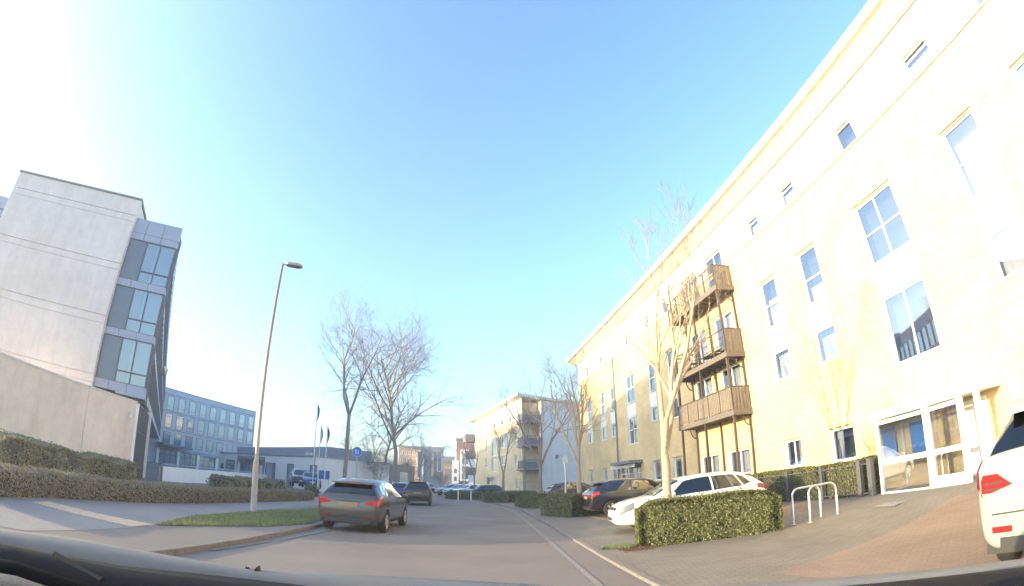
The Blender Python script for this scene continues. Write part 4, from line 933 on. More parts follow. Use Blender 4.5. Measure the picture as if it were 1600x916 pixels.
def make_car(label, loc, az, kind='hatch', pm='grey', group=None, name='parked_car', scale=(1, 1, 1), detail=2, plate='plate', lit=False, rim='rim', plate_z=None):
    T = HATCH if kind == 'hatch' else SUV; wr = .315 if kind == 'hatch' else .345; wx = (.80, 3.45) if kind == 'hatch' else (.80, 3.48)
    S, L, body = car_proto(kind, T, wx, wr)
    r = thing(name, label, 'car', loc, group, math.radians(90 - az)); r.scale = scale; r.rotation_euler = (0, 0, math.radians(90 - az))
    def add(nm, V, F, m, parent=r, smooth=True):
        return new_mesh_obj(nm, [(v[0] - L / 2, v[1], v[2]) for v in V], F, m, parent, smooth, org=(0, 0, 0))
    o = bpy.data.objects.new('body', body.copy()); COL.objects.link(o); o.parent = r; o.data.materials.clear(); o.data.materials.append(PAINT[pm]); o.data.transform(Matrix.Translation((-L / 2, 0, 0)))
    if kind == 'hatch':
        side = [[(1.70, 4.10), (2.98, 4.12), (2.46, 4.93), (1.70, 4.93)], [(.80, 4.12), (1.64, 4.10), (1.64, 4.93), (.98, 4.93)], [(.52, 4.35), (.75, 4.14), (.92, 4.90), (.72, 4.85)]]
        ws, rw = (2.56, 3.30), (.155, .60); tail = [(.006, 3.42), (.34, 3.72), (.34, 4.20), (.035, 4.22)]; head = [(3.86, 3.35), (4.22, 3.1), (4.18, 4.05), (3.84, 4.2)]
    else:
        side = [[(1.70, 4.10), (3.0, 4.12), (2.55, 4.93), (1.70, 4.93)], [(.85, 4.1), (1.64, 4.10), (1.64, 4.93), (.9, 4.93)], [(.40, 4.2), (.80, 4.12), (.85, 4.90), (.50, 4.9)]]
        ws, rw = (2.62, 3.32), (.10, .42); tail = [(.006, 3.3), (.16, 3.5), (.38, 4.9), (.13, 4.75)]; head = [(3.9, 3.4), (4.28, 3.2), (4.26, 4.05), (3.9, 4.15)]
    for s in (1, -1):
        for q in side:
            V, F = patch_mesh(S, q, s, .006, 8, 4); add('side_window', V, F, M['car_glass'])
        V, F = patch_mesh(S, tail, s, .012, 6, 5); lo = add('tail_light', V, F, M['red_lamp' if lit else 'red_dull'])
        if kind == 'hatch':                                 # the part of the lamp that wraps onto the tailgate
            pl = [(.47, .80), (.70, .755), (.785, .76), (.785, .86), (.76, .905), (.62, .90)]; n = len(pl)
            V0 = [(-.014, s * y, z) for y, z in pl] + [(.06, s * y, z) for y, z in pl]; V, F = V + V0, F + [tuple(len(V) + i for i in range(n))] + [(len(V) + i, len(V) + (i + 1) % n, len(V) + n + (i + 1) % n, len(V) + n + i) for i in range(n)]
            bpy.data.objects.remove(lo); lo = add('tail_light', V, F, M['red_lamp' if lit else 'red_dull'], smooth=False)
        if kind == 'hatch':
            b = MB(); b.box((-.018, s * .655 - .085, .825), (-.010, s * .655 + .085, .838)); b.box((-.018, s * .66 - .07, .778), (-.010, s * .66 + .09, .788)); add('lamp_trim', b.v, b.f, M['plastic'], lo, smooth=False)
        V, F = patch_mesh(S, head, s, .010, 6, 4); add('headlight', V, F, M['clear_lamp'])
        V, F = patch_mesh(S, [(1.2, .9), (3.1, .9), (3.1, 2.05), (1.2, 2.05)], s, .008, 8, 4); add('sill', V, F, M['plastic'])
    for nm, (x0, x1) in (('windscreen', ws), ('rear_window', rw)):
        V, F = [], []; nu, tt = 8, list(np.arange(5.12, 7.01, .235))
        for i in range(nu + 1):
            x = x0 + (x1 - x0) * i / nu; row = [S(x, t) for t in tt]; row = [(p.x + (.008 if nm == 'windscreen' else -.010), p.y * .985, p.z + .008) for p in row]; row += [(p[0], -p[1], p[2]) for p in row[-2::-1]]; w = len(row); V += row
        for i in range(nu):
            for j in range(w - 1): F.append((i * w + j, i * w + j + 1, (i + 1) * w + j + 1, (i + 1) * w + j))
        add(nm, V, F, M['car_glass'])
    t, c, d = wheel_meshes(wr)
    for x in wx:
        for s in (1, -1):
            wv = [(x + v[0], s * (.80 + v[1] * (1)), wr + v[2]) for v in t.v]; wo = add('wheel', wv, t.f, M['tyre'])
            add('rim', [(x + v[0], s * (.80 + v[1]), wr + v[2]) for v in c.v], c.f, M[rim], wo, False); add('brake_disc', [(x + v[0], s * (.80 + v[1]), wr + v[2]) for v in d.v], d.f, M['plastic'], wo, False)
    b = MB(); zr = .765 if kind == 'hatch' else .88; xr = .045
    if plate_z: zr, xr = plate_z, .03
    b.box((xr - .055, -.27, zr - .058), (xr + .02, .27, zr + .058)); add('number_plate', b.v, b.f, M[plate], smooth=False)
    b = MB(); b.box((L - .06, -.26, .50), (L + .006, .26, .61)); add('number_plate', b.v, b.f, M['plate_white'], smooth=False)
    # rear valance, grille, handles, mirrors, spoiler, lamp reflectors, wiper
    zb = T[0][1]; b = MB(); V, F = [], []
    b = MB(); b.box((-.012, -.62, zb - .06), (.12, .62, zb + .05)); b.box((.05, -.78, zb - .09), (.4, .78, zb - .01)); add('rear_valance', b.v, b.f, M['plastic'], smooth=False)
    b = MB(); b.box((-.006, -.70, zb + .235), (.02, .70, zb + .247)); b.box((-.006, -.36, zr + .075), (.03, .36, zr + .10)); add('tailgate_gap', b.v, b.f, M['plastic'], smooth=False)
    for s in (1, -1):
        b = MB(); b.box((-.008, s * .60 - .10, zb + .09), (.06, s * .60 + .10, zb + .14)); add('rear_reflector', b.v, b.f, M['red_dull'], smooth=False)
    b = MB(); b.box((L - .10, -.36, .36), (L + .002, .36, .44)); b.box((L - .22, -.40, .64 if kind == 'hatch' else .78), (L - .06, .40, .71 if kind == 'hatch' else .86)); add('grille', b.v, b.f, M['plastic'], smooth=False)
    for s in (1, -1):
        b = MB(); y = s * .99; zm = .99 if kind == 'hatch' else 1.1
        V = []
        for k, (dx, wy, hz) in enumerate(((-.07, .085, .06), (-.02, .105, .075), (.05, .09, .065), (.10, .04, .03))):
            for a in np.linspace(0, 2 * math.pi, 12, endpoint=False): V.append((2.85 + dx, y + wy * math.cos(a), zm + hz * math.sin(a)))
        b.add(V, [(i * 12 + j, i * 12 + (j + 1) % 12, (i + 1) * 12 + (j + 1) % 12, (i + 1) * 12 + j) for i in range(3) for j in range(12)] + [tuple(range(11, -1, -1)), tuple(range(36, 48))])
        b.tube([(2.86, s * .86, zm - .04), (2.87, y, zm - .02)], .022, 6); add('mirror', b.v, b.f, PAINT[pm])
        if detail > 1:
            for x in (1.15, 2.1):
                p = S(x, 3.72); b = MB(); b.box((x - .09, s * p.y - .012, p.z - .014), (x + .09, s * p.y + .016, p.z + .014)); add('door_handle', b.v, b.f, PAINT[pm], smooth=False)
            for xx in (1.67, .86 if kind == 'hatch' else .83, 2.72):          # door shut lines, thin recess strips
                V, F = patch_mesh(S, [(xx - .004, 2.1), (xx + .004, 2.1), (xx + .004, 4.05), (xx - .004, 4.05)], s, .002, 1, 8); add('door_gap', V, F, M['plastic'])
    if detail > 1:
        x0 = T[5][0]; z0 = T[5][3]; b = MB(); b.box((x0 - .16, -.56, z0 + .005), (x0 + .12, .56, z0 + .04)); add('roof_spoiler', b.v, b.f, PAINT[pm], smooth=False)
        b = MB(); b.box((x0 - .165, -.18, z0 + .012), (x0 - .158, .18, z0 + .03)); add('brake_light', b.v, b.f, M['red_dull'], smooth=False)
        b = MB(); xw = .16; b.tube([(xw - .03, 0, S(xw, 7).z + .01), (xw + .10, -.42, S(xw + .12, 7).z - .02)], .010, 5); add('rear_wiper', b.v, b.f, M['plastic'], smooth=False)
        b = MB(); V, F = [], []
        for s in (1, -1):
            V1, F1_ = patch_mesh(S, [(.02, 1.0), (.03, 1.0), (.03, 2.6), (.02, 2.6)], s, .006, 2, 4)
    return r
# ================================================================ cars in the street
GP = 'cars parked along the right side'
make_car('grey hatchback with lit tail lights driving away, nearest car on the road', (-4.47, 15.0, .01), -1, 'hatch', 'grey', name='moving_car', lit=True, scale=(.98, 1.02, 1.03))
p = PD(654, 780, 33.4); make_car('black tall car with its brake lights on, ahead of the grey hatchback', (p.x, p.y, .01), -9, 'suv', 'black', name='moving_car', lit=True, scale=(1, .97, .95))
p = PD(625, 775, 39.5); make_car('blue car with pale roof between the grey hatchback and the black car', (p.x, p.y, .01), -14, 'hatch', 'blue', name='moving_car', detail=1)
make_car('white hatchback parked nose to the road behind the near hedge', (4.78, 13.35, zR(4.8, 13.3) + .006), -88, 'hatch', 'white', GP, scale=(1.0, .97, .985), plate='plate')
make_car('navy hatchback parked tail to the road beyond the white hatchback', (5.05, 20.1, zR(5, 20) + .006), 84, 'hatch', 'navy', GP, lit=True)
make_car('dark car with pale tail parked behind the second hedge', (4.4, 34.6, .09), 80, 'hatch', 'dark', GP, detail=1)
aw_ = math.radians(76); wc = Vector((3.9, 3.05, 0)) + Vector((math.sin(aw_), math.cos(aw_), 0)) * 2.1 + Vector((math.cos(aw_), -math.sin(aw_), 0)) * .88
make_car('cream white car seen from behind at the right edge with bright yellow plate', (wc.x, wc.y, zR(wc.x, wc.y) + .006), 76, 'hatch', 'cream', None, scale=(.97, .99, 1.08), plate='plate_bright', plate_z=.52)
for (px, d, az, pm, lb) in ((706, 62, 52, 'green', 'dark green car, leftmost of the parked row at the street end'), (719, 60, 52, 'silver', 'silver blue car second from left in the far parked row'),
                            (734, 58, 54, 'white', 'white car third from left in the far parked row'), (756, 56, 62, 'navy', 'dark car nearest the round ended block in the far parked row')):
    p = PD(px, 770, d); make_car(lb, (p.x, p.y, .0), az + 180, 'hatch', pm, 'cars parked at the street end', detail=1)
for (px, d, pm, lb) in ((469, 47.5, 'black', 'dark car parked left before the low white building'), (484, 47, 'blue', 'blue car parked right before the low white building')):
    p = PD(px, 752, d); make_car(lb, (p.x, p.y, .35), 150, 'suv' if pm == 'black' else 'hatch', pm, 'cars parked by the white building', detail=1)
p = PD(668, 767, 74); make_car('small dark car just visible beyond the black car', (p.x, p.y, 0), 160, 'hatch', 'dark', None, detail=1, name='moving_car')
# ================================================================ hedges and shrubs
def hedge(label, pts, w, h, m, leaf=.035, n=9000, z0=.08, bump=.05, seed=1, top_var=.05, cat='hedge', name='hedge', group=None, core_in=.07, zf=None, cap=True, flat=False):
    """box-like clipped hedge along a polyline: dark twiggy core plus many small leaves on and just under the surface"""
    rg = random.Random(seed); P = [np.array(p, float) for p in catmull(pts, 6)] if len(pts) > 2 else [np.array(pts[0], float) + (np.array(pts[1]) - np.array(pts[0])) * t for t in np.linspace(0, 1, 12)]
    S = arc(P); L = S[-1]; Z = (lambda x, y: z0) if zf is None else zf
    ph = [rg.uniform(0, 6.28) for _ in range(8)]
    def endf(s): return math.exp(-(s / .22) ** 2) + math.exp(-((L - s) / .22) ** 2)
    def hh(s): return h * (1 - .16 * endf(s)) * (1 + top_var * (math.sin(s * 1.3 + ph[0]) * .6 + math.sin(s * 3.7 + ph[1]) * .4))
    def ww(s, z): return w * (1 - .28 * endf(s)) * (1 - .10 * max(0, z / h - .55) ** 2 / .2) * (1 + bump * (math.sin(s * 2.1 + ph[2] + z * 2) + math.sin(s * 5.3 + ph[3] - z * 3) * .5))
    def gap(s, z, sg):
        v = math.sin(s * 7.3 + ph[4] + sg) * math.sin(z * 9.1 + s * 2.2 + ph[5]) + .6 * math.sin(s * 17 + z * 13 + ph[6]); return .06 * max(0, v - .55) - (rg.uniform(0, .09) if rg.random() < .03 else 0)
    def fr(s):
        p = at_arc(P, S, s); d = at_arc(P, S, min(s + .05, L)) - at_arc(P, S, max(s - .05, 0)); d = d / max(np.hypot(*d), 1e-9); return p, d, np.array([-d[1], d[0]])
    r = thing(name, label, cat, (float(P[len(P) // 2][0]), float(P[len(P) // 2][1]), Z(*P[len(P) // 2])), group)
    rows = []; k = max(8, int(L / .25))
    for i in range(k + 1):
        s = core_in + (L - 2 * core_in) * i / k; p, d, nn = fr(s); H = hh(s) - core_in; W = ww(s, .4) / 2 - core_in; zz = Z(*p); row = []
        for a, b_ in ((-1, 0), (-1.0, .5), (-.97, .9), (-.75, 1), (0, 1.0), (.75, 1), (.97, .9), (1.0, .5), (1, 0)): q = p + nn * W * a; row.append((q[0], q[1], zz + H * b_))
        rows.append(row)
    o = grid_obj('twig_core', rows, M['core'], r)
    q = MB(); q.add(rows[0], [tuple(range(9))]); q.build('twig_core_end', M['core'], r)
    q = MB(); q.add(rows[-1], [tuple(range(8, -1, -1))]); q.build('twig_core_end', M['core'], r)
    A_side, A_top, A_end = L * h, L * w, w * h; tot = 2 * A_side + A_top + 2 * A_end; V, F = [], []
    for _ in range(n):
        u = rg.uniform(0, tot); s = rg.uniform(0, L); deep = abs(rg.gauss(0, .035))
        if u < 2 * A_side:
            sg = 1 if u < A_side else -1; p, d, nn = fr(s); z = hh(s) * rg.uniform(0.0, 1) ** .85; deep += gap(s, z, sg); c = p + nn * sg * (ww(s, z) / 2 - deep - max(0, z / hh(s) - .85) * .3); nrm = Vector((nn[0] * sg, nn[1] * sg, .2))
        elif u < 2 * A_side + A_top:
            p, d, nn = fr(s); c = p + nn * rg.uniform(-.5, .5) * ww(s, .8); z = hh(s) - deep + rg.uniform(-.01, .035) + (rg.uniform(0, .09) if rg.random() < .03 else 0); nrm = Vector((0, 0, 1))
        else:
            e = rg.random() < .5; s = deep if e else L - deep; p, d, nn = fr(s); c = p + nn * rg.uniform(-.5, .5) * w; z = hh(s) * rg.random(); nrm = Vector((d[0] * (-1 if e else 1), d[1] * (-1 if e else 1), .2))
        nrm = (nrm + Vector((rg.gauss(0, .55), rg.gauss(0, .55), rg.gauss(0, .55)))).normalized()
        t = nrm.orthogonal().normalized(); t.rotate(Matrix.Rotation(rg.uniform(0, 6.28), 3, nrm)); bt = nrm.cross(t); a = leaf * rg.uniform(.6, 1.35); wv = a * .55
        ctr = Vector((c[0], c[1], Z(*p) + z)); kx = len(V)
        V += [tuple(ctr - t * a), tuple(ctr + bt * wv + nrm * a * .15), tuple(ctr + t * a), tuple(ctr - bt * wv + nrm * a * .15)]; F += [(kx, kx + 1, kx + 2), (kx, kx + 2, kx + 3)]
    o = new_mesh_obj('foliage', V, F, M[m], r); o['kind'] = 'stuff'
    return r
HG = 'clipped hedges between the parking bays'
hedge('bright clipped green hedge, nearest the camera, in front of the white hatchback', [(2.62, 10.55), (4.2, 10.28), (5.72, 9.98)], .95, .92, 'hedge', .026, 60000, zf=zR, seed=2, group=HG, top_var=.04)
hedge('dark clipped hedge left of the navy hatchback, second from the camera', [(1.75, 21.2), (4.6, 23.2)], 2.1, .92, 'hedge_dark', .034, 26000, zf=zR, seed=3, group=HG)
hedge('low dark hedge third from the camera along the right kerb', [(.75, 29.2), (3.4, 31.2)], 2.4, .78, 'hedge_dark', .04, 16000, z0=.08, seed=4, group=HG)
hedge('low dark hedge fourth along the right kerb below the bare street trees', [(-1.5, 38.6), (1.2, 43.0)], 2.6, .8, 'hedge_dark', .045, 14000, z0=.08, seed=5, group=HG)
p = PD(700, 770, 47.5); p2 = PD(752, 770, 46.5)
hedge('dark far hedge behind the two pale bollards', [(p.x, p.y), (p2.x, p2.y)], 1.6, .75, 'hedge_dark', .05, 9000, z0=.06, seed=6, group=HG)
fs_ = lambda s, o: F1(s, o, 0)[:2]
hedge('hedge behind dark railings against the facade left of the glazed porch', [fs_(9.15, .75), fs_(12.4, .8), fs_(16.2, .85)], .8, .98, 'hedge', .03, 30000, zf=zR, seed=7)
hedge('hedge along the facade behind the navy hatchback', [fs_(21.5, .9), fs_(26.5, .9)], .8, 1.0, 'hedge_dark', .04, 8000, zf=zR, seed=8)
hedge('hedge below the far ground floor windows of the long block', [fs_(32.5, 1.1), fs_(40.8, 1.1)], .9, .95, 'hedge_dark', .045, 9000, zf=zR, seed=9)
hedge('low leafy planting before the entrance of the round ended block', [F2(3, 3, 0)[:2], F2(9, 3, 0)[:2]], 1.4, 1.0, 'hedge_dark', .06, 6000, z0=.0, seed=10, bump=.15, top_var=.2)
# left side
bz = .09
FH = [PX(-40, 776, bz), PX(0, 777, bz), PX(100, 780, bz), PX(200, 785, bz), PX(300, 787, bz), PX(400, 785, bz), PX(492, 782, bz)]
FH = [(v.x - .38, v.y) for v in FH]
hedge('long low brownish winter hedge running along the left path', FH, .75, .52, 'hedge_brown', .026, 70000, z0=bz, seed=11, top_var=.05)
SH = [(-12.6, 5.2), (-13.0, 8.0), (-13.2, 11.0), (-13.3, 13.2)]
hedge('bushy grey green shrub bed behind the brown hedge, in front of the cream wall', SH, 2.3, .93, 'shrub', .04, 46000, z0=bz, seed=12, bump=.12, top_var=.12, cat='shrub', name='shrub_bed')
hedge('low dull shrubs at the foot of the white terrace wall', [PX(342, 768, .1)[:2], PX(380, 768, .1)[:2], PX(432, 768, .1)[:2]], 1.6, .75, 'shrub', .05, 9000, z0=.1, seed=13, bump=.15, top_var=.15, cat='shrub', name='shrub_bed')
hedge('low clipped hedge before the two cars by the white building', [(-13.2, 31), (-15.5, 36), (-17.6, 41)], .9, .6, 'hedge_dark', .045, 8000, z0=.1, seed=14)
# ivy-like dark mass at the left end of shrubs, leaf litter and weeds at the near hedge's foot
rg = random.Random(21); V, F = [], []
for _ in range(1500):
    x = 2.1 + abs(rg.gauss(0, .35)); y = 10.1 + rg.gauss(0, .22) - (x - 2.1) * .10; a = rg.uniform(0, 6.28); s = rg.uniform(.012, .035); z = zR(x, y) + .006 + rg.uniform(0, .02); k = len(V)
    V += [(x + s * math.cos(a), y + s * math.sin(a), z), (x - s * .5 * math.sin(a), y + s * .5 * math.cos(a), z + rg.uniform(0, .015)), (x - s * math.cos(a), y - s * math.sin(a), z), (x + s * .5 * math.sin(a), y - s * .5 * math.cos(a), z + rg.uniform(0, .012))]; F.append((k, k + 1, k + 2, k + 3))
o = new_mesh_obj('leaf_litter', V, F, M['litter']); o['kind'] = 'stuff'; o['label'] = 'brown leaf litter at the foot of the near hedge'; o['category'] = 'leaf litter'
wp = [(1.75, 10.25), (2.2, 10.55), (2.6, 10.2), (2.3, 9.95)]
grass_blades('weeds', 'patch of weedy grass at the left end of the near hedge', wp, .05, 1600, .03, .10, 5)
V, F = [], []; rgl = random.Random(4)                                    # scattered leaves on the left pavement
# ================================================================ bare trees
def bare_tree(label, base, height, seed, trunk_r, crown_w, fork=.35, levels=5, bark='bark', twig='twig', lean=(0, 0), leaders=2, kids=(5, 5, 4, 4), up=.55, ang=.75, cat='tree', lat=1.0, tmax=16000, group=None, wig=.12):
    rg = random.Random(seed); B = Vector(base); r = thing('bare_tree', label, cat, base, group); tm, tw = MB(), MB(); cnt = [0]
    def branch(p, d, L, rad, lv):
        if cnt[0] > tmax: return
        cnt[0] += 1
        n = 5 if lv <= 1 else (4 if lv == 2 else 3); pts = [p]; q = p.copy(); dd = d.copy()
        for i in range(n):
            dd = (dd + Vector((rg.gauss(0, wig), rg.gauss(0, wig), rg.gauss(0, wig) + up * .10))).normalized(); q = q + dd * L / n; pts.append(q.copy())
        end = .30 if lv < levels else .4
        rs = [max(.0028, rad * (1 - (1 - end) * i / n)) for i in range(n + 1)]
        (tm if lv <= 1 else tw).tube(pts, rs, 7 if lv <= 1 else (5 if lv == 2 else 3), cap=False)
        if lv >= levels: return
        nk = kids[min(lv, len(kids) - 1)]
        for k in range(nk):
            t = rg.uniform(.28, 1.0) if lv > 0 else (.25 + .75 * (k + .5) / nk); i = min(int(t * n), n - 1); f = t * n - i; pp = pts[i].lerp(pts[i + 1], f); ax = (pts[i + 1] - pts[i]).normalized()
            o = ax.orthogonal().normalized(); o.rotate(Matrix.Rotation(rg.uniform(0, 6.28), 3, ax)); a = ang * rg.uniform(.6, 1.25)
            nd = (ax * math.cos(a) + o * math.sin(a)); nd = (nd + Vector((0, 0, up * .35))).normalized()
            branch(pp, nd, L * (lat if lv == 0 else 1) * rg.uniform(.42, .68) * (1.1 - .45 * t if lv < 2 else 1), rs[i] * rg.uniform(.45, .62), lv + 1)
    # trunk then leaders
    fz = height * fork; top = B + Vector((lean[0] * fz, lean[1] * fz, fz)); n = 7
    pts = [B.lerp(top, i / n) + Vector((rg.gauss(0, .015), rg.gauss(0, .015), 0)) * (i > 0) for i in range(n + 1)]
    tk = MB(); tk.tube(pts, [trunk_r * (1.35 if i == 0 else 1.06 if i == 1 else 1 - .22 * i / n) for i in range(n + 1)], 12, cap=False); tk.build('trunk', M[bark], r, True)
    for k in range(leaders):
        a = 6.28 * k / leaders + rg.uniform(-.4, .4); sp = .16 + .2 * crown_w / height if leaders > 1 else .02
        branch(pts[-1] - Vector((0, 0, .03)), Vector((math.cos(a) * sp, math.sin(a) * sp, 1)).normalized(), (height - fz) * rg.uniform(.72, .84), trunk_r * (.62 if leaders > 1 else .78), 0)
    tm.build('limb', M[bark], r, True); o = tw.build('crown', M[twig], r); o['kind'] = 'stuff'
    return r
tz = zR(3.5, 11)
bare_tree('sunlit bare tree with forked pale trunk standing behind the near hedge', (3.52, 10.95, tz), 7.4, 6, .12, 3.0, .27, 4, 'bark_pale', 'twig_pale', (-.02, 0), 3, (6, 5, 4, 3), .7, .55, group='bare street trees on the right')
bare_tree('pale bare tree behind the second hedge, before the long block end', (3.25, 24.6, .05), 8.0, 9, .135, 4, .30, 4, 'bark_pale', 'twig_pale', (.0, 0), 4, (7, 5, 4, 3), .5, .85, group='bare street trees on the right')
bare_tree('bare tree with grey trunk before the shaded side wall', (2.0, 37.0, .05), 9.8, 12, .16, 4, .28, 4, 'bark', 'twig', (0, 0), 4, (7, 5, 4, 3), .6, .75, group='bare street trees on the right')
bare_tree('thin bare tree in front of the round ended block', (-.95, 46.0, .08), 8.0, 14, .13, 3.6, .3, 4, 'bark', 'twig', (0, 0), 2, (7, 6, 5, 4), .6, .6, group='bare street trees on the right')
p = PD(741, 765, 52); bare_tree('slender bare tree by the far parked row', (p.x, p.y, .05), 7.0, 15, .10, 3, .3, 3, 'bark', 'twig', (0, 0), 2, (6, 6, 5), .6, .6, group='bare street trees on the right')
TL_ = 'bare trees on the left'
p = PD(537, 765, 36); bare_tree('tall open bare tree with crooked limbs left of the blue round sign', (p.x, p.y, .05), 15.2, 31, .17, 6, .40, 4, 'bark', 'twig', (.025, 0), 3, (7, 6, 5, 4), .55, .75, group=TL_, wig=.19)
p = PD(617, 765, 47); bare_tree('broad dense bare tree right of the blue round sign', (p.x, p.y, .05), 16.2, 23, .29, 9, .13, 4, 'bark', 'twig', (0, 0), 1, (24, 9, 6, 4), .20, 1.05, group=TL_, tmax=34000, lat=1.35)
p = PD(602, 765, 56); bare_tree('bare tree with thinner crown just behind the broad dense one', (p.x, p.y, .05), 13.0, 24, .2, 6, .2, 4, 'bark', 'twig', (0, 0), 1, (16, 8, 6, 4), .3, .95, group=TL_)
p = PD(575, 762, 62); bare_tree('small bare tree low beside the blue round sign', (p.x, p.y, .05), 9.5, 27, .14, 5, .15, 4, 'bark', 'twig', (0, 0), 3, (8, 7, 5, 4), .4, .9, group=TL_)
p = PD(655, 762, 75); bare_tree('bare tree in front of the orange brick flats', (p.x, p.y, .05), 8.5, 28, .16, 6, .2, 4, 'bark', 'twig', (0, 0), 3, (8, 6, 5, 4), .45, .8, group=TL_)
for k, (px, d, h, lb) in enumerate(((588, 52, 4.6, 'brown leafless scrub just right of the blue round sign'), (634, 58, 4.2, 'brown leafless scrub above the blue car'), (606, 64, 4.0, 'brown leafless scrub at the foot of the broad dense tree'), (690, 88, 3.4, 'brown leafless scrub before the grey clad flats'))):
    p = PD(px, 762, d); bare_tree(lb, (p.x, p.y, .05), h, 61 + k, .07, 4, .08, 4, 'bark', 'twig', (0, 0), 5, (7, 6, 5, 4), .4, .8, cat='shrub', group='leafless scrub')
# reddish bare climbers on the sunlit wall left of the porch
for k, (s, h, lb) in enumerate(((8.95, 2.3, 'leafless wall shrub beside the glazed porch'), (9.9, 1.7, 'leafless wall shrub under the two pane window'))):
    q = F1(s, .25, 0); bare_tree(lb, (q[0], q[1], zR(q[0], q[1])), h, 41 + k, .022, 1.0, .2, 3, 'twig_pale', 'twig_pale', (0, 0), 3, (5, 4, 3), .7, .5, cat='shrub')
# ================================================================ street furniture
lp_ = PX(396, 801, ZL); H_ = PD(441, 412, math.hypot(lp_.x, lp_.y)).z
lamp = thing('street_lamp', 'tall galvanised street lamp on the grass verge at the left', 'street lamp', (lp_.x, lp_.y, ZL))
q = MB(); q.tube([(lp_.x, lp_.y, ZL - .05), (lp_.x, lp_.y, 1.55), (lp_.x, lp_.y, 1.56), (lp_.x, lp_.y, 1.72), (lp_.x, lp_.y, 1.86), (lp_.x, lp_.y, H_)], [.105, .105, .105, .10, .066, .042], 14); q.build('pole', M['lamp_paint'], lamp, True)
dv = Vector((.9, .42, 0)).normalized(); hx = Vector((lp_.x, lp_.y, H_))
q = MB(); q.tube([hx - Vector((0, 0, .05)), hx + dv * .25 + Vector((0, 0, .02))], .03, 8); q.build('arm', M['galv'], lamp)
fl = lambda a, b_, c: tuple(hx + dv * (.12 + a) + Vector((-dv.y, dv.x, 0)) * b_ + Vector((0, 0, c)))
q = MB(); prof = [(0, .05, -.02, .05), (.06, .13, -.03, .07), (.45, .15, -.035, .075), (.58, .10, -.03, .05), (.62, .04, -.02, .02)]; V = []
for a, w, z0, z1 in prof: V += [fl(a, -w, z0), fl(a, w, z0), fl(a, w * .85, z1), fl(a, -w * .85, z1)]
q.add(V, [(i * 4 + j, i * 4 + (j + 1) % 4, i * 4 + 4 + (j + 1) % 4, i * 4 + 4 + j) for i in range(4) for j in range(4)] + [(3, 2, 1, 0), (16, 17, 18, 19)]); q.build('lamp_head', M['lamp_paint'], lamp)
q = MB(); q.box((.1, -.12, -.048), (.5, .12, -.038), fl); q.build('lens', M['clad_mid'], lamp)
q = MB(); q.tube([fl(.22, 0, .075), fl(.22, 0, .13)], .035, 10); q.build('photocell', M['white_paint'], lamp)
q = MB(); q.box((-.05, -.11, .55), (.05, -.103, .95), lambda a, b_, c: (lp_.x + a, lp_.y + b_, ZL + c)); q.build('access_door', M['lamp_paint'], lamp)
# blue round sign
ps = PD(558, 706, 30.5); sg = thing('road_sign', 'round blue cycle and pedestrian route sign on a grey post', 'sign', (ps.x, ps.y, .08))
q = MB(); q.tube([(ps.x, ps.y, .05), (ps.x, ps.y, ps.z + .34)], .038, 10); q.build('post', M['galv'], sg)
nf = Vector((-ps.x, -ps.y, 0)).normalized(); rt_ = Vector((0, 0, 1)).cross(nf); ctr = Vector((ps.x, ps.y, ps.z)) + nf * .055
def disc(rad, off, m, nm):
    q = MB(); n = 32; V = [ctr + nf * off + rt_ * rad * math.cos(6.2832 * k / n) + Vector((0, 0, rad * math.sin(6.2832 * k / n))) for k in range(n)]; W = [v - nf * .012 for v in V]
    q.add(V + W, [tuple(range(n)), tuple(range(2 * n - 1, n - 1, -1))] + [(k, (k + 1) % n, n + (k + 1) % n, n + k) for k in range(n)]); return q.build(nm, M[m], sg)
disc(.31, .0, 'white_paint', 'sign_rim'); disc(.29, .004, 'sign_blue', 'sign_face')
def mark(polys, nm):
    q = MB()
    for P in polys: q.add([ctr + nf * .009 + rt_ * a + Vector((0, 0, c)) for a, c in P], [tuple(range(len(P)))])
    q.build(nm, M['white_paint'], sg)
circ = lambda x, y, r_: [(x + r_ * math.cos(6.2832 * k / 14), y + r_ * math.sin(6.2832 * k / 14)) for k in range(14)]
mark([circ(-.08, .135, .025), [(-.115, .10), (-.045, .10), (-.05, -.0), (-.11, -.0)], [(-.11, -.0), (-.085, -.0), (-.09, -.14), (-.115, -.14)], [(-.075, -.0), (-.05, -.0), (-.035, -.14), (-.06, -.14)]], 'adult_symbol')
mark([circ(.06, .07, .02), [(.04, .05), (.085, .05), (.08, -.02), (.045, -.02)], [(.045, -.02), (.08, -.02), (.085, -.14), (.04, -.14)]], 'child_symbol')
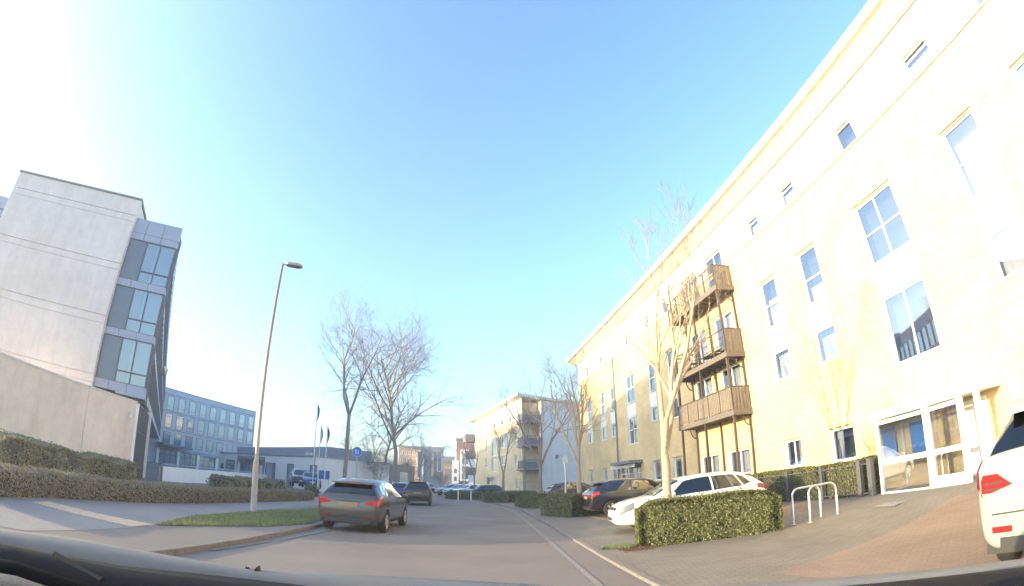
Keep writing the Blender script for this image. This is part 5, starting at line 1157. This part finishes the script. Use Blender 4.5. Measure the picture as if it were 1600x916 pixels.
# two pale bollards, far lamp posts
for (x, y, lb) in ((716, 782, 'left pale bollard before the far hedge'), (736, 782, 'right pale bollard before the far hedge')):
    p = PX(x, y, .05); t = thing('bollard', lb, 'bollard', (p.x, p.y, .03), 'bollards at the far hedge')
    q = MB(); q.tube([(p.x, p.y, .03), (p.x, p.y, .84), (p.x, p.y, .88)], [.06, .06, .04], 10); q.build('post', M['fascia'], t)
    q = MB(); q.tube([(p.x, p.y, .68), (p.x, p.y, .76)], .063, 10); q.build('reflector_band', M['white_paint'], t)
for (x, yt, yb, d, lb) in ((884, 712, 770, 30, 'slim grey sign post behind the second hedge'), (657, 730, 762, 64, 'pale lamp post before the orange brick flats'), (725, 712, 757, 80, 'thin pale lamp post before the red brown tower')):
    p = PD(x, yb, d); zt2 = PD(x, yt, d).z; t = thing('lamp_post' if d > 40 else 'sign_post', lb, 'post', (p.x, p.y, .05))
    q = MB(); q.tube([(p.x, p.y, .05), (p.x, p.y, zt2)], [.07, .05], 8); q.build('pole', M['galv'], t)
    q = MB(); q.box((-.16, -.05, zt2 - (.5 if d < 40 else .12)), (.16, -.06 + .0, zt2), lambda a, b_, c: (p.x + a, p.y + b_, c)); q.build('plate', M['galv'], t)
# Sheffield cycle stands
for (a, c, lb) in (((1240, 818), (1272, 803), 'left galvanised hoop cycle stand beside the near hedge'), ((1266, 815.5), (1302, 808.5), 'right galvanised hoop cycle stand beside the near hedge')):
    A_, C_ = PX(*a, .10), PX(*c, .10); dd = Vector((.96, -.16, 0)).normalized(); C_ = A_ + dd * .70; z = zR(A_.x, A_.y); t = thing('cycle_stand', lb, 'cycle stand', (A_.x, A_.y, z), 'cycle stands')
    Hs, R_ = .80, .17; pts = [A_.copy()]; pts[0].z = z - .02
    for k in range(9): an = math.pi / 2 * k / 8; pts.append(A_ + dd * (R_ - R_ * math.cos(an)) + Vector((0, 0, z - A_.z + Hs - R_ + R_ * math.sin(an))))
    for k in range(9): an = math.pi / 2 * k / 8; pts.append(C_ - dd * (R_ - R_ * math.sin(an)) + Vector((0, 0, z - A_.z + Hs - R_ + R_ * math.cos(an))))
    e = C_.copy(); e.z = z - .02; pts.append(e)
    q = MB(); q.tube(pts, .026, 10); q.build('hoop', M['galv'], t, True)
    for s in (A_, C_):
        q = MB(); q.tube([(s.x, s.y, z - .01), (s.x, s.y, z + .01)], .06, 12); q.build('base_flange', M['galv'], t)
# railings in front of the facade hedge
ral = thing('railing', 'dark steel railing along the facade hedge left of the porch', 'railing', F1(12, 1.35, .2))
for k, s in enumerate((9.05, 9.45, 11.0, 12.6, 14.2, 15.8)):
    q = MB(); w = .05 if k > 1 else .07; q.box((s - w, 1.35 - w, .1), (s + w, 1.35 + w, 1.22), F1); q.build('post', M['steel_dark'], ral)
q = MB(); q.box((9.1, 1.34, 1.09), (15.8, 1.36, 1.115), F1); q.box((9.1, 1.34, .32), (15.8, 1.36, .345), F1); q.build('rail', M['steel_dark'], ral)
q = MB()
for k in range(56): s = 9.55 + k * .112; q.box((s - .006, 1.344, .3), (s + .006, 1.356, 1.12), F1)
q.build('baluster_panel', M['steel_dark'], ral)
# flagpoles with limp flags
for (xb, yb, xt, yt, m, lb) in ((488, 767, 495, 630, 'flag_blue', 'tallest white flagpole, leftmost of three, with a dark limp flag'), (496, 767, 501, 665, 'flag_grey', 'middle white flagpole with a pale limp flag'), (506.5, 767, 511, 665, 'flag_blue', 'right white flagpole with a dark blue limp flag')):
    d = 43; p = PD(xb, yb, d); zt3 = PD(xt, yt, d).z; t = thing('flagpole', lb, 'flagpole', (p.x, p.y, .05), 'flagpoles')
    q = MB(); q.tube([(p.x, p.y, .0), (p.x, p.y, zt3)], [.06, .03], 8); q.tube([(p.x, p.y, zt3), (p.x, p.y, zt3 + .1)], [.06, .02], 8); q.build('pole', M['white_paint'], t)
    q = MB(); nn = 8
    for i in range(nn):
        z1, z0 = zt3 - .1 - i * .16, zt3 - .1 - (i + 1) * .16; w1, w0 = .12 + .10 * math.sin(i * .5), .12 + .10 * math.sin((i + 1) * .5)
        for j in range(4):
            u0, u1 = j / 4, (j + 1) / 4; f_ = lambda u, w, z: (p.x + .04 + w * u, p.y + .05 * math.sin(u * 9 + z * 3), z - .25 * u)
            q.quad(f_(u0, w0, z0), f_(u1, w0, z0), f_(u1, w1, z1), f_(u0, w1, z1))
    q.build('flag', M[m], t, True)
# blue notice board by the flagpoles
p = PD(506, 752, 44); t = thing('notice_board', 'blue rectangular board on two posts beside the flagpoles', 'sign', (p.x, p.y, .05)); nf2 = Vector((-p.x, -p.y, 0)).normalized(); az_ = math.degrees(math.atan2(nf2.x, nf2.y)); fn = frame(p.x, p.y, az_ + 90)
za, zb2 = PD(506, 749, 44).z, PD(506, 735.5, 44).z
q = MB(); q.box((-.48, -.04, za), (.48, 0, zb2), fn); q.build('panel', M['blue_paint'], t)
for s in (-.42, .42): q = MB(); q.box((s - .04, -.1, 0), (s + .04, -.045, zb2), fn); q.build('post', M['galv'], t)
# ================================================================ the car the picture is taken from: bonnet, scuttle and dashboard edge
cc = thing('camera_car', 'pale blue bonnet edge and black dashboard of the car at the bottom of the view', 'car', (0, .6, 0))
def strip(nm, top_px, bot_px, d0, d1, m, drop=.5, smooth=True):
    A_ = [PD(x, y, d0(x) if callable(d0) else d0) for x, y in top_px]; B_ = [PD(x, y, d1(x) if callable(d1) else d1) for x, y in bot_px]; rows = [[], [], [], [], []]
    for a, c in zip(A_, B_):
        rows[1].append(a); rows[2].append(a.lerp(c, .3) + Vector((0, 0, .006))); rows[3].append(c); out = Vector((a.x, a.y, 0)).normalized()
        rows[0].append(a + out * .05 - Vector((0, 0, .12))); rows[4].append(c - Vector((0, 0, drop)))
    return grid_obj(nm, rows, M[m], cc, smooth)
def interp_px(P, n=34):
    xs = np.linspace(P[0][0], P[-1][0], n); f = pchip([p[0] for p in P], [p[1] for p in P]); return [(x, f(x)) for x in xs]
BT = [(-80, 812), (0, 827), (100, 838), (200, 856), (300, 874), (400, 890), (600, 900), (800, 911), (950, 919), (1090, 916), (1340, 900), (1600, 874), (1680, 862)]
BB = [(-80, 838), (0, 849), (100, 868), (200, 885), (300, 895), (400, 906), (600, 930), (800, 945), (950, 945), (1090, 930), (1340, 914), (1600, 886), (1680, 876)]
strip('bonnet', interp_px(BT), interp_px(BB), 1.25, 1.02, 'bonnet')
SB = [(-80, 868), (0, 872), (100, 902), (200, 928), (400, 965), (800, 1000), (1340, 960), (1600, 915), (1680, 900)]
strip('scuttle_panel', interp_px(BB), interp_px(SB), .98, .80, 'scuttle')
DB = [(-80, 884), (0, 894), (100, 925), (200, 955), (400, 1000), (800, 1030), (1340, 990), (1600, 940), (1680, 925)]
strip('dashboard_edge', interp_px(SB), interp_px(DB), .74, .66, 'dash')
DC = [(-80, 960), (0, 985), (100, 1000), (200, 1020), (400, 1060), (800, 1090), (1340, 1060), (1600, 1010), (1680, 990)]
strip('dashboard_top', interp_px(DB), interp_px(DC), .62, .45, 'fabric')
q = MB(); a = PD(86, 868, .93); c = PD(160, 912, .84); q.tube([a, c], [.007, .010], 6); q.build('reflected_strut', M['scuttle'], cc)  # thin dark bar modelled in place of a diagonal reflection above the dashboard
nz_ = PD(395, 893, 1.17); q = MB(); q.tube([nz_ + Vector((-.016, 0, -.03)), nz_ + Vector((-.010, 0, .002)), nz_ + Vector((.010, 0, .006)), nz_ + Vector((.020, 0, -.016))], [.006, .011, .013, .006], 8); q.build('washer_nozzle', M['plastic'], cc)
# ================================================================ thin haze: slight fading of far things, and a stand-in for windscreen glare
hz = MB(); hz.box((-260, -60, -1.2), (260, 330, 19.5)); ho = new_mesh_obj('haze', hz.v, hz.f, [])
ho['kind'] = 'stuff'; ho['label'] = 'thin pale haze over the street, added also to imitate windscreen glare'; ho['category'] = 'haze'
hm = bpy.data.materials.new('thin_haze'); hm.use_nodes = True; hn = hm.node_tree; hn.nodes.remove(hn.nodes['Principled BSDF'])
pv = hn.nodes.new('ShaderNodeVolumePrincipled'); pv.inputs['Color'].default_value = (.95, .95, .97, 1); pv.inputs['Density'].default_value = .0023; pv.inputs['Anisotropy'].default_value = .35
hn.links.new(pv.outputs[0], hn.nodes['Material Output'].inputs['Volume'])
ho.data.materials.append(hm)
